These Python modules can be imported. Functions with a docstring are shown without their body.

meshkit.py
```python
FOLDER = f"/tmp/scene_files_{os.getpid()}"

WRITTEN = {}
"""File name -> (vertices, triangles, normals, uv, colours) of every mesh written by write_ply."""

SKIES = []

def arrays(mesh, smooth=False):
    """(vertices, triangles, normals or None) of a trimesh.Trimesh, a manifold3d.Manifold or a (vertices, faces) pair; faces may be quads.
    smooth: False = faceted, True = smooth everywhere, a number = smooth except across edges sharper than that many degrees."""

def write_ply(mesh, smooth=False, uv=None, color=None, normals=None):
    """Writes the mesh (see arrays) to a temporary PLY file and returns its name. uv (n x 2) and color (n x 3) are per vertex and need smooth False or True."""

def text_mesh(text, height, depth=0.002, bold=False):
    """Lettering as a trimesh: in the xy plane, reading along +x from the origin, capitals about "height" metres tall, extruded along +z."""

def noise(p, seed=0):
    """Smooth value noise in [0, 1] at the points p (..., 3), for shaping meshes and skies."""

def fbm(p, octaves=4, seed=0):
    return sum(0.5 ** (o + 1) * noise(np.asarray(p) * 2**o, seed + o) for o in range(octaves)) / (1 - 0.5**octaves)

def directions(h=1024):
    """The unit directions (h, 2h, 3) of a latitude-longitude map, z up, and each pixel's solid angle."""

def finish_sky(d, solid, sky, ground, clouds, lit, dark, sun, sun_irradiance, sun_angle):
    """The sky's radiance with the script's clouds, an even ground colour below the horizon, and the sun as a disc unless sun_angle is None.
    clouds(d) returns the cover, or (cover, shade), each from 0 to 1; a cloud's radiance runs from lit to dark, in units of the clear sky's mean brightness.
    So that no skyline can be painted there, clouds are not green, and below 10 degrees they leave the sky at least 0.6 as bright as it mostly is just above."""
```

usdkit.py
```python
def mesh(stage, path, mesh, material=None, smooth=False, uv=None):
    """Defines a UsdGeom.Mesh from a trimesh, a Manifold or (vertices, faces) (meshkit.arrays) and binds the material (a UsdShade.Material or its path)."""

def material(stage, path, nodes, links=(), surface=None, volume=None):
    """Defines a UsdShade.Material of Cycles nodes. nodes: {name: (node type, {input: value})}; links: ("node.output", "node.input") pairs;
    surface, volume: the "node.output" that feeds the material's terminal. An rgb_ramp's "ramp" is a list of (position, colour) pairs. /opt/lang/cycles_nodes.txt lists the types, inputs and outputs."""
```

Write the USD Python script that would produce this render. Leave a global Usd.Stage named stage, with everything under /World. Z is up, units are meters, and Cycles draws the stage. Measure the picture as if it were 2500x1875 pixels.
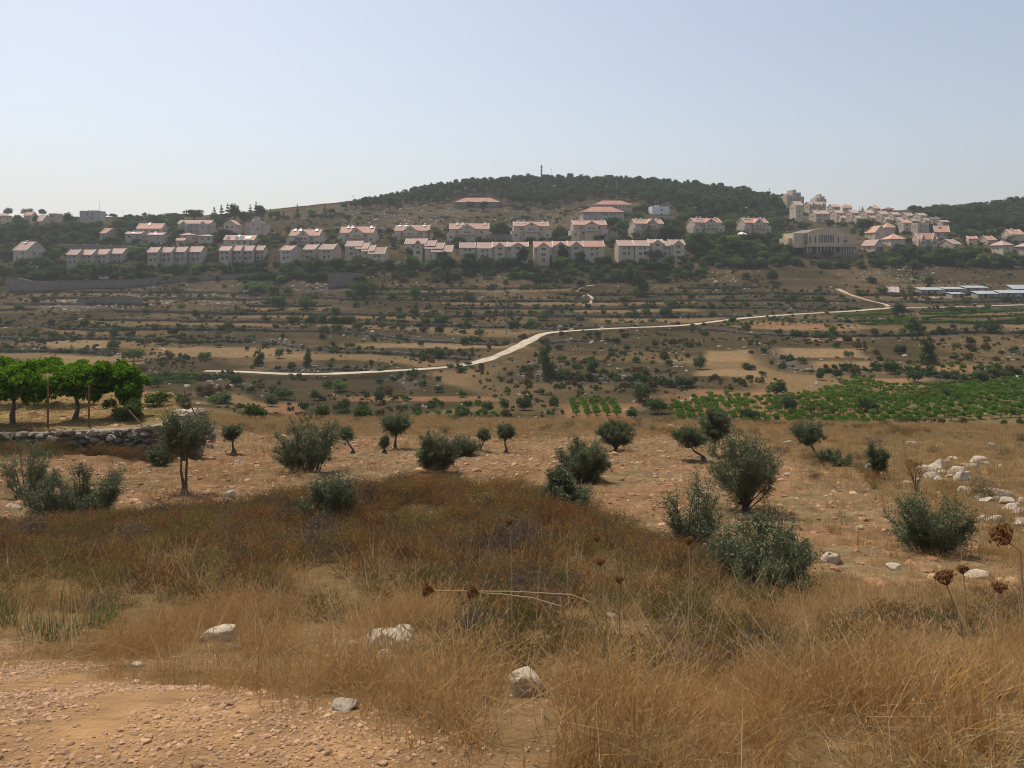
import math, numpy as np, trimesh, usdkit
from meshkit import noise, fbm
from pxr import Usd, UsdGeom, UsdLux, UsdShade, Sdf, Gf, Vt

stage = Usd.Stage.CreateInMemory()
UsdGeom.SetStageUpAxis(stage, 'Z')
UsdGeom.Xform.Define(stage, '/World')
UsdGeom.Scope.Define(stage, '/World/Looks')
PI = math.pi
T = Sdf.ValueTypeNames

# ------------------------------------------------------------------ camera, sky, sun
F, HROW = 2100.0, 633.0            # focal length and eye-level row, in units of a 2500 x 1875 frame
cam = UsdGeom.Camera.Define(stage, '/World/camera')
cam.CreateHorizontalApertureAttr(36.0)
cam.CreateVerticalApertureAttr(27.0)
cam.CreateFocalLengthAttr(36.0 * F / 2500.0)
cam.CreateVerticalApertureOffsetAttr(-(937.5 - HROW) / 2500.0 * 36.0)
cam.CreateClippingRangeAttr(Gf.Vec2f(0.05, 20000))
cam.AddRotateXOp().Set(90.0)
cam.CreateExposureAttr(0.0)
SUN_AZ, SUN_EL = math.atan2(-0.55, 0.83), math.radians(60)
sx, sy, sz = math.cos(SUN_EL) * math.sin(SUN_AZ), math.cos(SUN_EL) * math.cos(SUN_AZ), math.sin(SUN_EL)
sun = UsdLux.DistantLight.Define(stage, '/World/sun')
sun.CreateIntensityAttr(1.2)
sun.CreateAngleAttr(0.5)
sun.CreateNormalizeAttr(True)
sun.CreateColorAttr(Gf.Vec3f(1.0, 0.93, 0.82))
sun.AddTransformOp().Set(Gf.Matrix4d().SetRotate(Gf.Rotation(Gf.Vec3d(0, 0, 1), Gf.Vec3d(sx, sy, sz))))
sky = UsdLux.DomeLight.Define(stage, '/World/sky')
SKY_STRENGTH = 0.13
HAZE = 0.00013
skm = usdkit.material(stage, '/World/Looks/sky', {
    's': ('sky_texture', {'sky_type': 'single_scattering', 'sun_disc': False, 'sun_elevation': SUN_EL, 'sun_rotation': SUN_AZ, 'altitude': 600.0, 'air_density': 1.0, 'aerosol_density': 4.5, 'ozone_density': 1.2}), 'h': ('hsv', {'saturation': 0.80, 'value': 1.0}),
    'b': ('background_shader', {'strength': SKY_STRENGTH})}, [('s.color', 'h.color'), ('h.color', 'b.color')], surface='b.background')
UsdShade.MaterialBindingAPI.Apply(sky.GetPrim()).Bind(skm)
sky.GetPrim().SetCustomDataByKey('kind', 'structure')

# ------------------------------------------------------------------ helpers: naming, things and parts
taken = {}
def numbered(parent, name):
    k = (parent, name); n = taken.get(k, 0); taken[k] = n + 1
    return name if n == 0 else '%s_%03d' % (name, n)
def tag(p, label=None, cat=None, group=None, kind=None):
    p = p if isinstance(p, Usd.Prim) else p.GetPrim()
    for k, v in (('label', label), ('category', cat), ('group', group), ('kind', kind)):
        if v: p.SetCustomDataByKey(k, v)
    return p
def thing(name, label, cat, loc=(0, 0, 0), rz=0.0, group=None, scale=None):
    x = UsdGeom.Xform.Define(stage, '/World/' + numbered('/World', name))
    x.AddTranslateOp().Set(Gf.Vec3d(*map(float, loc))); x.AddRotateZOp().Set(math.degrees(rz))
    x.AddScaleOp().Set(Gf.Vec3f(*(map(float, scale) if scale is not None else (1, 1, 1))))
    return tag(x, label, cat, group)
def obj(name, mesh, m, parent=None, smooth=False):
    p = str(parent.GetPath()) if parent is not None else '/World'
    return usdkit.mesh(stage, p + '/' + numbered(p, name), mesh, m, smooth).GetPrim()
def dup(root, loc, rz, scale, label, group=None, cat=None):
    was = root.GetCustomData(); base = root.GetName()
    if base[-4:-3] == '_' and base[-3:].isdigit(): base = base[:-4]
    r = thing(base, label, cat or was['category'], loc, rz, group, scale)
    r.GetReferences().AddInternalReference(root.GetPath()); r.SetInstanceable(True)
    return r
class Kind:
    """A thing built once and set out again as copies."""
    def __init__(self, name, cat, build): self.name, self.cat, self.build, self.root = name, cat, build, None
    def put(self, loc, rz, scale, label, group=None):
        if self.root is None:
            self.root = thing(self.name, label, self.cat, loc, rz, group, scale)
            self.build(self.root)
            return self.root
        return dup(self.root, loc, rz, scale, label, group, self.cat)
ORD = ['first', 'second', 'third', 'fourth', 'fifth', 'sixth', 'seventh', 'eighth', 'ninth', 'tenth', 'eleventh', 'twelfth', 'thirteenth', 'fourteenth', 'fifteenth', 'sixteenth', 'seventeenth', 'eighteenth', 'nineteenth', 'twentieth']
def ordinal(i):
    if i < 20: return ORD[i]
    n = i + 1
    return '%d%s' % (n, 'th' if 10 < n % 100 < 14 else {1: 'st', 2: 'nd', 3: 'rd'}.get(n % 10, 'th'))

# ------------------------------------------------------------------ materials
L = '/World/Looks/'
def mat(name, color, rough=0.85, var=0.12, scale=3.0, spec=0.25, bump=0.0, bscale=20.0, rnd=0.0, metallic=0.0):
    c = np.array(color, float)
    n = {'tc': ('texture_coordinate', {}), 'n': ('noise_texture', {'scale': scale, 'detail': 5.0, 'roughness': 0.6}),
         'r': ('rgb_ramp', {'ramp': [(0.25, tuple(c * (1 - var * 2.2))), (0.5, tuple(c)), (0.75, tuple(np.minimum(c * (1 + var * 1.8), 0.95)))]}),
         'p': ('principled_bsdf', {'roughness': rough, 'specular_ior_level': spec, 'metallic': metallic})}
    l = [('tc.object', 'n.vector'), ('n.fac', 'r.fac')]
    out = 'r.color'
    if rnd:
        n.update({'oi': ('object_info', {}), 'mr': ('map_range', {'from_min': 0.0, 'from_max': 1.0, 'to_min': 1 - rnd, 'to_max': 1 + rnd}), 'h': ('hsv', {})})
        l += [('oi.random', 'mr.value'), (out, 'h.color'), ('mr.result', 'h.value')]; out = 'h.color'
    l.append((out, 'p.base_color'))
    if bump:
        n.update({'n2': ('noise_texture', {'scale': bscale, 'detail': 6.0, 'roughness': 0.65}), 'b': ('bump', {'strength': 0.8, 'distance': bump})})
        l += [('tc.object', 'n2.vector'), ('n2.fac', 'b.height'), ('b.normal', 'p.normal')]
    return usdkit.material(stage, L + name, n, l, surface='p.BSDF')
def leafmat(name, c1, c2, trans=0.35, rnd=0.2, rough=0.55, spec=0.0, tcol=None, patch=0.0):
    """Leaves, blades and twigs: every leaf its own tone between c1 and c2, some light passing through."""
    n = {'g': ('geometry', {}), 'r': ('rgb_ramp', {'ramp': [(0.0, c1), (1.0, c2)]}), 'oi': ('object_info', {}),
         'mr': ('map_range', {'from_min': 0.3 if patch else 0.0, 'from_max': 0.7 if patch else 1.0, 'to_min': 1 - (patch or rnd), 'to_max': 1 + (patch or rnd)}), 'h': ('hsv', {}),
         'p': ('principled_bsdf', {'roughness': rough, 'specular_ior_level': spec}) if spec else ('diffuse_bsdf', {}), 't': ('translucent_bsdf', {}), 'm': ('mix_closure', {'fac': trans})}
    if patch: n['oi'] = ('noise_texture', {'scale': 1.7, 'detail': 3.0})
    l = [('g.random_per_island', 'r.fac'), ('r.color', 'h.color'), ('mr.result', 'h.value')] + ([('g.position', 'oi.vector'), ('oi.fac', 'mr.value')] if patch else [('oi.random', 'mr.value')])
    l += [ ('h.color', 'p.base_color' if spec else 'p.color')]
    if tcol is not None:
        n['tm'] = ('mix', {'mix_type': 'multiply', 'fac': 1.0, 'color2': tcol}); l += [('h.color', 'tm.color1'), ('tm.color', 't.color')]
    else: l.append(('h.color', 't.color'))
    l += [('p.BSDF', 'm.closure1'), ('t.BSDF', 'm.closure2')]
    return usdkit.material(stage, L + name, n, l, surface='m.closure')

M_wall = mat('pale_stone_wall', (0.43, 0.35, 0.255), var=0.07, scale=0.6, bump=0.01, bscale=6, rnd=0.08)
M_wall2 = mat('grey_stone_wall', (0.37, 0.305, 0.235), var=0.07, scale=0.6, bump=0.01, bscale=6, rnd=0.1)
M_wally = mat('cream_plaster_wall', (0.46, 0.36, 0.23), var=0.06, scale=0.5, rnd=0.05)
M_trim = mat('white_coping', (0.52, 0.44, 0.34), var=0.04, scale=2)
M_white = mat('white_paint', (0.60, 0.58, 0.54), rough=0.5, var=0.04, scale=2)
M_glass = mat('dark_window_glass', (0.035, 0.04, 0.045), rough=0.12, var=0.1, scale=0.4, spec=0.5, rnd=0.4)
M_frame = mat('window_frame', (0.45, 0.42, 0.38), var=0.05)
M_dark = mat('dark_opening', (0.03, 0.03, 0.03), var=0.1)
M_metal = mat('sheet_metal_roof', (0.36, 0.38, 0.38), rough=0.45, var=0.12, scale=0.7, metallic=0.3)
M_shed = mat('shed_wall_panels', (0.26, 0.25, 0.22), var=0.2, scale=1.2)
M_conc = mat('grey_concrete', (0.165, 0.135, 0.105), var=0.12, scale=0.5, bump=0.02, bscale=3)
M_road = mat('pale_dirt_road', (0.37, 0.30, 0.22), var=0.18, scale=0.45, bump=0.03, bscale=4)
M_path = mat('dirt_footpath', (0.36, 0.27, 0.17), var=0.12, scale=0.5)
M_lime = mat('limestone', (0.37, 0.30, 0.22), var=0.2, scale=3.0, bump=0.03, bscale=9, rnd=0.15)
M_limef = mat('weathered_limestone', (0.26, 0.22, 0.17), var=0.25, scale=0.9, rnd=0.3)
M_wstone = mat('drystone', (0.165, 0.130, 0.092), var=0.28, scale=1.3, bump=0.02, bscale=9, rnd=0.3)
M_clod = mat('red_earth_clod', (0.24, 0.118, 0.055), var=0.2, scale=5, rnd=0.3)
M_pebble = mat('pale_pebble', (0.33, 0.20, 0.108), var=0.2, scale=8, rnd=0.3)
M_bark = mat('grey_brown_bark', (0.11, 0.08, 0.055), var=0.25, scale=6, bump=0.02, bscale=25)
M_rust = mat('rusty_post', (0.16, 0.07, 0.035), var=0.25, scale=6)
M_pole = mat('grey_pole', (0.22, 0.20, 0.18), var=0.1)
M_tyre = mat('black_rubber', (0.02, 0.02, 0.02), var=0.1)
def roofmat(name, c):
    c = np.array(c)
    return usdkit.material(stage, L + name, {
        'tc': ('texture_coordinate', {}), 'n': ('noise_texture', {'scale': 0.7, 'detail': 6.0, 'roughness': 0.7}),
        'w': ('wave_texture', {'wave_type': 'bands', 'bands_direction': 'x', 'scale': 1.0, 'distortion': 0.3}),
        'r': ('rgb_ramp', {'ramp': [(0.25, tuple(c * 0.75)), (0.5, tuple(c)), (0.75, tuple(c * 1.2))]}),
        'b': ('bump', {'strength': 0.7, 'distance': 0.06}), 'p': ('principled_bsdf', {'roughness': 0.75, 'specular_ior_level': 0.25}),
        'oi': ('object_info', {}), 'mr': ('map_range', {'to_min': 0.86, 'to_max': 1.12}), 'h': ('hsv', {})},
        [('tc.object', 'n.vector'), ('tc.object', 'w.vector'), ('n.fac', 'r.fac'), ('w.fac', 'b.height'), ('b.normal', 'p.normal'), ('r.color', 'h.color'), ('oi.random', 'mr.value'), ('mr.result', 'h.value'), ('h.color', 'p.base_color')], surface='p.BSDF')
M_roof = roofmat('terracotta_tiles', (0.42, 0.225, 0.160))
M_roof2 = roofmat('faded_pink_tiles', (0.36, 0.235, 0.195))
M_roof3 = roofmat('brown_red_tiles', (0.36, 0.17, 0.125))

G_olive = leafmat('olive_leaves', (0.088, 0.105, 0.044), (0.25, 0.26, 0.135), trans=0.25, rnd=0.15, spec=0.4)
G_dark = leafmat('dark_green_leaves', (0.048, 0.078, 0.026), (0.125, 0.175, 0.056), trans=0.25, rnd=0.25)
G_mid = leafmat('mid_green_leaves', (0.074, 0.108, 0.030), (0.19, 0.235, 0.068), trans=0.3, rnd=0.25)
G_lite = leafmat('light_green_leaves', (0.10, 0.15, 0.030), (0.24, 0.29, 0.070), trans=0.35, rnd=0.2)
G_pine = leafmat('pine_needles', (0.064, 0.098, 0.034), (0.165, 0.215, 0.076), trans=0.2, rnd=0.25)
G_vine = leafmat('vine_leaves', (0.09, 0.165, 0.018), (0.235, 0.36, 0.048), trans=0.5, rnd=0.15, tcol=(1.0, 1.1, 0.5))
G_vinef = leafmat('field_vine_leaves', (0.09, 0.16, 0.024), (0.24, 0.33, 0.055), trans=0.4, rnd=0.2, tcol=(1.0, 1.1, 0.5))
G_grass = leafmat('dry_gold_grass', (0.36, 0.21, 0.075), (0.86, 0.60, 0.28), trans=0.28, rnd=0.25, rough=0.6, patch=0.22)
G_grass2 = leafmat('dry_pale_grass', (0.34, 0.24, 0.12), (0.80, 0.62, 0.37), trans=0.28, rnd=0.25, rough=0.7, patch=0.22)
G_scrub = leafmat('brown_scrub_twigs', (0.20, 0.105, 0.038), (0.45, 0.27, 0.100), trans=0.25, rnd=0.25, rough=0.8)
G_scrubg = leafmat('olive_brown_scrub', (0.165, 0.125, 0.040), (0.40, 0.30, 0.105), trans=0.25, rnd=0.2, rough=0.8)
G_scrubgrey = leafmat('grey_dead_twigs', (0.13, 0.10, 0.08), (0.30, 0.25, 0.21), trans=0.15, rnd=0.2, rough=0.8)
G_weed = leafmat('green_weeds', (0.10, 0.12, 0.04), (0.22, 0.22, 0.09), trans=0.3, rnd=0.2)
G_straw = leafmat('straw_stalk', (0.42, 0.30, 0.16), (0.66, 0.50, 0.31), trans=0.2, rnd=0.1, rough=0.7)
G_umbel = leafmat('dry_umbel', (0.22, 0.11, 0.045), (0.40, 0.23, 0.11), trans=0.3, rnd=0.1, rough=0.8)
G_head = leafmat('pale_grass_heads', (0.42, 0.28, 0.13), (0.80, 0.62, 0.38), trans=0.45, rnd=0.1, patch=0.15)
G_scrubf = leafmat('far_brown_scrub', (0.12, 0.082, 0.034), (0.27, 0.19, 0.082), trans=0.2, rnd=0.25)
G_yellow = leafmat('yellow_petals', (0.65, 0.48, 0.02), (0.8, 0.62, 0.05), trans=0.3, rnd=0.05)

# ------------------------------------------------------------------ terrain: one surface given by rows seen along seven bearings
YN = [2.7, 5, 8, 12, 16, 19, 23, 28, 35, 50, 75, 95, 120, 150, 185, 225, 270, 310, 350, 390, 425, 450, 475, 520, 580, 640, 700]
ROWS = {
    0:    [1875, 1655, 1525, 1420, 1350, 1305, 1255, 1185, 1115, 1058, 1012, 1040, 1045, 1020, 978, 928, 868, 818, 770, 724, 674, 647, 614, 575, 545, 535, 532],
    450:  [1875, 1655, 1525, 1410, 1340, 1300, 1248, 1195, 1135, 1072, 1015, 1018, 1004, 985, 957, 913, 858, 808, 762, 718, 670, 647, 612, 573, 543, 532, 528],
    800:  [1875, 1645, 1500, 1365, 1290, 1248, 1250, 1208, 1152, 1090, 1022, 1045, 1052, 1032, 978, 917, 852, 806, 758, 715, 662, 630, 597, 560, 522, 503, 498],
    1250: [1875, 1650, 1500, 1370, 1285, 1240, 1245, 1207, 1148, 1090, 1025, 1050, 1050, 1017, 957, 897, 834, 797, 758, 712, 657, 624, 592, 557, 517, 482, 455],
    1650: [1875, 1665, 1540, 1450, 1392, 1350, 1285, 1217, 1160, 1090, 1030, 1052, 1062, 1008, 947, 887, 837, 794, 753, 701, 648, 615, 582, 546, 510, 482, 463],
    2050: [1875, 1670, 1555, 1480, 1420, 1370, 1292, 1222, 1160, 1095, 1035, 1062, 1078, 993, 930, 870, 814, 778, 748, 700, 655, 622, 600, 570, 545, 519, 516],
    2500: [1875, 1670, 1560, 1490, 1440, 1390, 1302, 1230, 1165, 1095, 1042, 1067, 1062, 988, 927, 870, 814, 777, 744, 706, 666, 642, 618, 587, 547, 512, 488]}
from scipy.interpolate import PchipInterpolator, RectBivariateSpline
US = sorted(ROWS)
far_y = [800, 950, 1300, 2500, 6000]
ctrl_y = np.array([-60, -20, 0.5] + YN + far_y, float)
ctrl = np.zeros((len(ctrl_y), len(US)))
for j, u in enumerate(US):
    zz = [-(v - HROW) / F * y for y, v in zip(YN, ROWS[u])]
    ctrl[:, j] = [-1.2, -1.45, -1.55] + zz + [zz[-1] - 8, zz[-1] - 30, -30, -60, -80]
SC = np.array([(u - 1250) / F for u in US])
SF = np.concatenate([np.linspace(-3.2, -0.8, 13)[:-1], np.linspace(-0.8, -0.64, 9)[:-1], np.linspace(-0.64, 0.64, 441), np.linspace(0.64, 0.8, 9)[1:], np.linspace(0.8, 3.2, 13)[1:]])
ys = [-60, -30, -15, -8, -4, -2, -1, 0, 0.6, 1.2, 1.7]
y = 2.0
while y < 6000:
    ys.append(y)
    y += (0.010 * y + 0.004) if y < 78 else (0.8 if y < 92 else (2.5 if y < 122 else (0.62 if y < 440 else (1.3 if y < 560 else (3 if y < 760 else 0.12 * y)))))
YF = np.array(ys + [6000.0])
Zy = np.stack([PchipInterpolator(ctrl_y, ctrl[:, j])(YF) for j in range(len(US))], 1)
Zb = PchipInterpolator(SC, Zy, axis=1)(np.clip(SF, SC[0], SC[-1]))
Xg = SF[None, :] * np.maximum(YF, 20)[:, None]
Yg = np.broadcast_to(YF[:, None], Xg.shape)
def P3(x, y, sc, sd=0.0): return np.stack([x / sc, y / sc, np.full_like(x, sd)], -1)
def sm(a, b, x): t = np.clip((x - a) / (b - a + 1e-15), 0, 1); return t * t * (3 - 2 * t)
def sample(grid, x, y):
    x, y = np.asarray(x, float), np.asarray(y, float)
    s = np.clip(x / np.maximum(y, 20), SF[0], SF[-1] - 1e-9); yy = np.clip(y, YF[0], YF[-1] - 1e-6)
    i = np.clip(np.searchsorted(YF, yy, 'right') - 1, 0, len(YF) - 2); j = np.clip(np.searchsorted(SF, s, 'right') - 1, 0, len(SF) - 2)
    a = (yy - YF[i]) / (YF[i + 1] - YF[i]); b = (s - SF[j]) / (SF[j + 1] - SF[j])
    return (grid[i, j] * (1 - a) * (1 - b) + grid[i + 1, j] * a * (1 - b) + grid[i, j + 1] * (1 - a) * b + grid[i + 1, j + 1] * a * b)
YS = np.concatenate([np.arange(2.2, 30, 0.04), np.arange(30, 120, 0.15), np.arange(120, 760, 0.4)])
def ray(grid, u, v):
    x = (u - 1250) / F * YS
    d = sample(grid, x, YS) + (v - HROW) / F * YS
    k = np.nonzero(d >= 0)[0]
    k = k[0] if len(k) else len(YS) - 1
    yy = YS[k]
    if k and d[k] > d[k - 1]: yy = YS[k - 1] + (YS[k] - YS[k - 1]) * (-d[k - 1]) / (d[k] - d[k - 1])
    return np.array([(u - 1250) / F * yy, yy, -(v - HROW) / F * yy])

Z = Zb.copy()
# road and paths as rows of picture points on the smooth slope
def curve(pts, n=14):
    from scipy.interpolate import CubicSpline
    P = np.array(pts); t = np.concatenate([[0], np.cumsum(np.linalg.norm(np.diff(P, axis=0), axis=1))])
    P = PchipInterpolator(t, P)(np.linspace(0, t[-1], int(t[-1] / 2.0) + 2))
    return P
ROAD_PX = [(500, 905), (610, 908), (680, 913), (770, 915), (860, 912), (960, 906), (1085, 898), (1164, 885), (1220, 866), (1266, 845), (1300, 827), (1334, 813), (1401, 807), (1515, 801), (1673, 795), (1752, 784), (1808, 777), (1921, 768), (2090, 759), (2168, 752), (2260, 751), (2400, 747), (2560, 742)]
road = curve([ray(Zb, u, v) for u, v in ROAD_PX])
spur = curve([ray(Zb, u, v) for u, v in [(2168, 752), (2158, 744), (2132, 738), (2098, 728), (2064, 714), (2042, 700)]])
from scipy.ndimage import gaussian_filter1d
for R in (road, spur): R[:, 2] = gaussian_filter1d(R[:, 2], 6, mode='nearest'); R[:, 1] = gaussian_filter1d(R[:, 1], 2, mode='nearest')
from scipy.spatial import cKDTree
road_tree = cKDTree(road[:, :2]); spur_tree = cKDTree(spur[:, :2])
fl = np.stack([Xg.ravel(), Yg.ravel()], 1)
farm = (fl[:, 1] > 150) & (fl[:, 1] < 450)
RD = np.full(len(fl), 1e3); RZ = np.zeros(len(fl))
d, k = road_tree.query(fl[farm]); RD[farm] = d; RZ[farm] = road[k, 2]
d2, k2 = spur_tree.query(fl[farm]); up = d2 + 1.0 < RD[farm]
RD[farm] = np.where(up, d2 + 1.0, RD[farm]); RZ[farm] = np.where(up, spur[k2, 2], RZ[farm])
RD, RZ = RD.reshape(Xg.shape), RZ.reshape(Xg.shape)
# terraces of the far slope
HT = 2.1
phase = Zb / HT + 1.9 * (fbm(P3(Xg, Yg, 85.0, 3.1), 3) - 0.5) + 0.14 * (noise(P3(Xg, Yg, 14.0, 5.2)) - 0.5)
zone = sm(150, 168, Yg) * (1 - sm(385, 412, Yg)) * np.where(Yg < 420, 1, 0)
strength = zone * sm(0.30, 0.42, noise(np.stack([Xg / 46, Yg / 26, np.floor(phase) * 0.73], -1), 7)) * sm(3.2, 6.0, RD)
fr = phase - np.floor(phase)
ramp = np.where(fr < 0.90, fr / 0.90 * 0.42, 0.42 + (fr - 0.90) / 0.10 * 0.58)
Z = Z + strength * HT * (np.floor(phase) + ramp - phase)
riser = strength * sm(0.86, 0.92, fr)
# uneven ground
Z += sm(120, 170, Yg) * (1 - sm(700, 900, Yg)) * ((fbm(P3(Xg, Yg, 9.0, 1.7), 3) - 0.5) * 1.1) * sm(2.5, 6, RD)
near = 1 - sm(80, 110, Yg)
YLO = 21 - 8.5 * sm(2.0, 5.5, Xg - 0.04 * Yg)
field = sm(YLO - 1.5, YLO + 2.5, Yg + 2.0 * (noise(P3(Xg, Yg, 2.2, 71.0)) - 0.5)) * (1 - sm(52, 62, Yg)) * (1 - sm(9, 14, Xg - 0.12 * (Yg - 25)))
Z += near * ((fbm(P3(Xg, Yg, 2.6, 0.3), 3) - 0.5) * 0.30 * sm(3, 9, Yg) + (fbm(P3(Xg, Yg, 0.55, 0.9), 3) - 0.5) * (0.05 + 0.17 * field) * sm(3, 6, Yg))
furrow = np.sin((Yg + 0.35 * Xg * 0.2 + 1.2 * fbm(P3(Xg, Yg, 6.0, 8.8), 2)) * 2 * PI / 1.5)
Z += near * field * furrow * 0.05
# scrub mound in front of the field
Z += 0.45 * np.exp(-(((Xg + 1.9) / 2.6) ** 2 + ((Yg - 18.5) / 2.6) ** 2)) + 0.25 * np.exp(-(((Xg + 7.5) / 2.2) ** 2 + ((Yg - 17) / 2) ** 2))
# the vine terrace behind its dry stone wall, left
WALL_Y = 37.6
plat = sm(0.3, -0.5, Xg + 13.75 + 0.45 * (Yg - WALL_Y)) * (Yg > WALL_Y + 0.25) * (1 - sm(49, 56, Yg))
Z = Z * (1 - plat) + plat * (-7.55 + 0.25 * (fbm(P3(Xg, Yg, 2.0, 4.4), 2) - 0.5))
# level bench of the road
rb = 1 - sm(2.6, 5.5, RD)
Z = Z * (1 - rb) + (RZ - 0.02) * rb
def zat(x, y): return sample(Z, x, y)
def at(u, v): return ray(Z, u, v)
def ground(x, y): return np.array([x, y, float(zat(x, y))])

# ------------------------------------------------------------------ ground colours (the soil's and the stubble's own colours)
def C(*c): return np.array(c, float)
col = np.zeros(Xg.shape + (3,)) + C(0.20, 0.145, 0.075)
def blend(mask, c): 
    global col
    m = np.clip(mask, 0, 1)[..., None]; col = col * (1 - m) + c * m
n1 = fbm(P3(Xg, Yg, 34.0, 11.0), 4); n2 = fbm(P3(Xg, Yg, 9.0, 12.0), 4); n3 = fbm(P3(Xg, Yg, 2.2, 13.0), 4); n4 = fbm(P3(Xg, Yg, 120.0, 14.0), 3)
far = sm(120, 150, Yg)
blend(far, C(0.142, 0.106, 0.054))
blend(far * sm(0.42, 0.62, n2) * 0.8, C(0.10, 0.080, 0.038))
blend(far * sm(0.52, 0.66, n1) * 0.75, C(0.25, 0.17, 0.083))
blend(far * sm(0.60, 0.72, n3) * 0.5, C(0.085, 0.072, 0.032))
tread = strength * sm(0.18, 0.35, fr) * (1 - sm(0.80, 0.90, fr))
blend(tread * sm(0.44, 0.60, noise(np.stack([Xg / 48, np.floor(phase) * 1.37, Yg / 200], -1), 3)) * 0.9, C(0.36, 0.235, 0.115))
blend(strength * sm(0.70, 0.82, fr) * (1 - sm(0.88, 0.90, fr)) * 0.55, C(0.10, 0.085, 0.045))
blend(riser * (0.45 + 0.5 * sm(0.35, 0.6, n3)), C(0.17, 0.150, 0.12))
ZW = (fbm(P3(Xg, Yg, 12.0, 21.0), 3) - 0.5) * 0.7
UU = 1250 + Xg / np.maximum(Yg, 1) * F; VV = HROW - Z / np.maximum(Yg, 1) * F
def pxzone(u0, u1, v0, v1, soft=0.25):
    """Ground seen inside a rounded box of the photograph (in metres on the slope)."""
    r = np.maximum(np.abs(UU - (u0 + u1) / 2) / ((u1 - u0) / 2), np.abs(VV - (v0 + v1) / 2) / ((v1 - v0) / 2)) + ZW
    return (1 - sm(1 - soft, 1 + soft, r)) * (Yg > 90)
GOLD = C(0.47, 0.31, 0.155); SOIL = C(0.44, 0.235, 0.12)
for z_ in [(340, 720, 848, 872), (120, 340, 868, 888), (120, 270, 830, 850), (1720, 1830, 855, 882), (1690, 1850, 902, 918), (1910, 2120, 850, 873), (1960, 2090, 818, 833), (1990, 2150, 882, 905), (2090, 2260, 924, 950), (880, 1260, 838, 850)]:
    blend(pxzone(*z_) * 0.85, GOLD)
for z_ in [(1370, 1560, 985, 1025), (2050, 2230, 925, 955), (1840, 1900, 960, 1000), (840, 1240, 968, 980), (2180, 2420, 890, 912), (600, 730, 985, 1020), (1850, 2030, 785, 802), (1700, 2500, 955, 1030)]:
    blend(pxzone(*z_) * 0.8, SOIL)
blend(pxzone(2130, 2520, 970, 1045) * 0.7, C(0.16, 0.185, 0.055))
for z_ in [(1230, 1300, 668, 682), (1430, 1530, 668, 688), (1600, 1680, 660, 685), (940, 1000, 700, 722), (580, 660, 690, 715)]:
    blend(pxzone(*z_) * 0.7, C(0.07, 0.11, 0.03))
rub = sm(500, 520, Yg) * sm(0.40, 0.6, n2) * (1 - sm(600, 640, Yg))
blend(rub * 0.5, C(0.17, 0.145, 0.115))
for z_ in [(300, 620, 695, 740), (60, 300, 735, 755), (700, 830, 690, 715)]: blend(pxzone(*z_) * 0.5, C(0.19, 0.15, 0.115))
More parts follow.
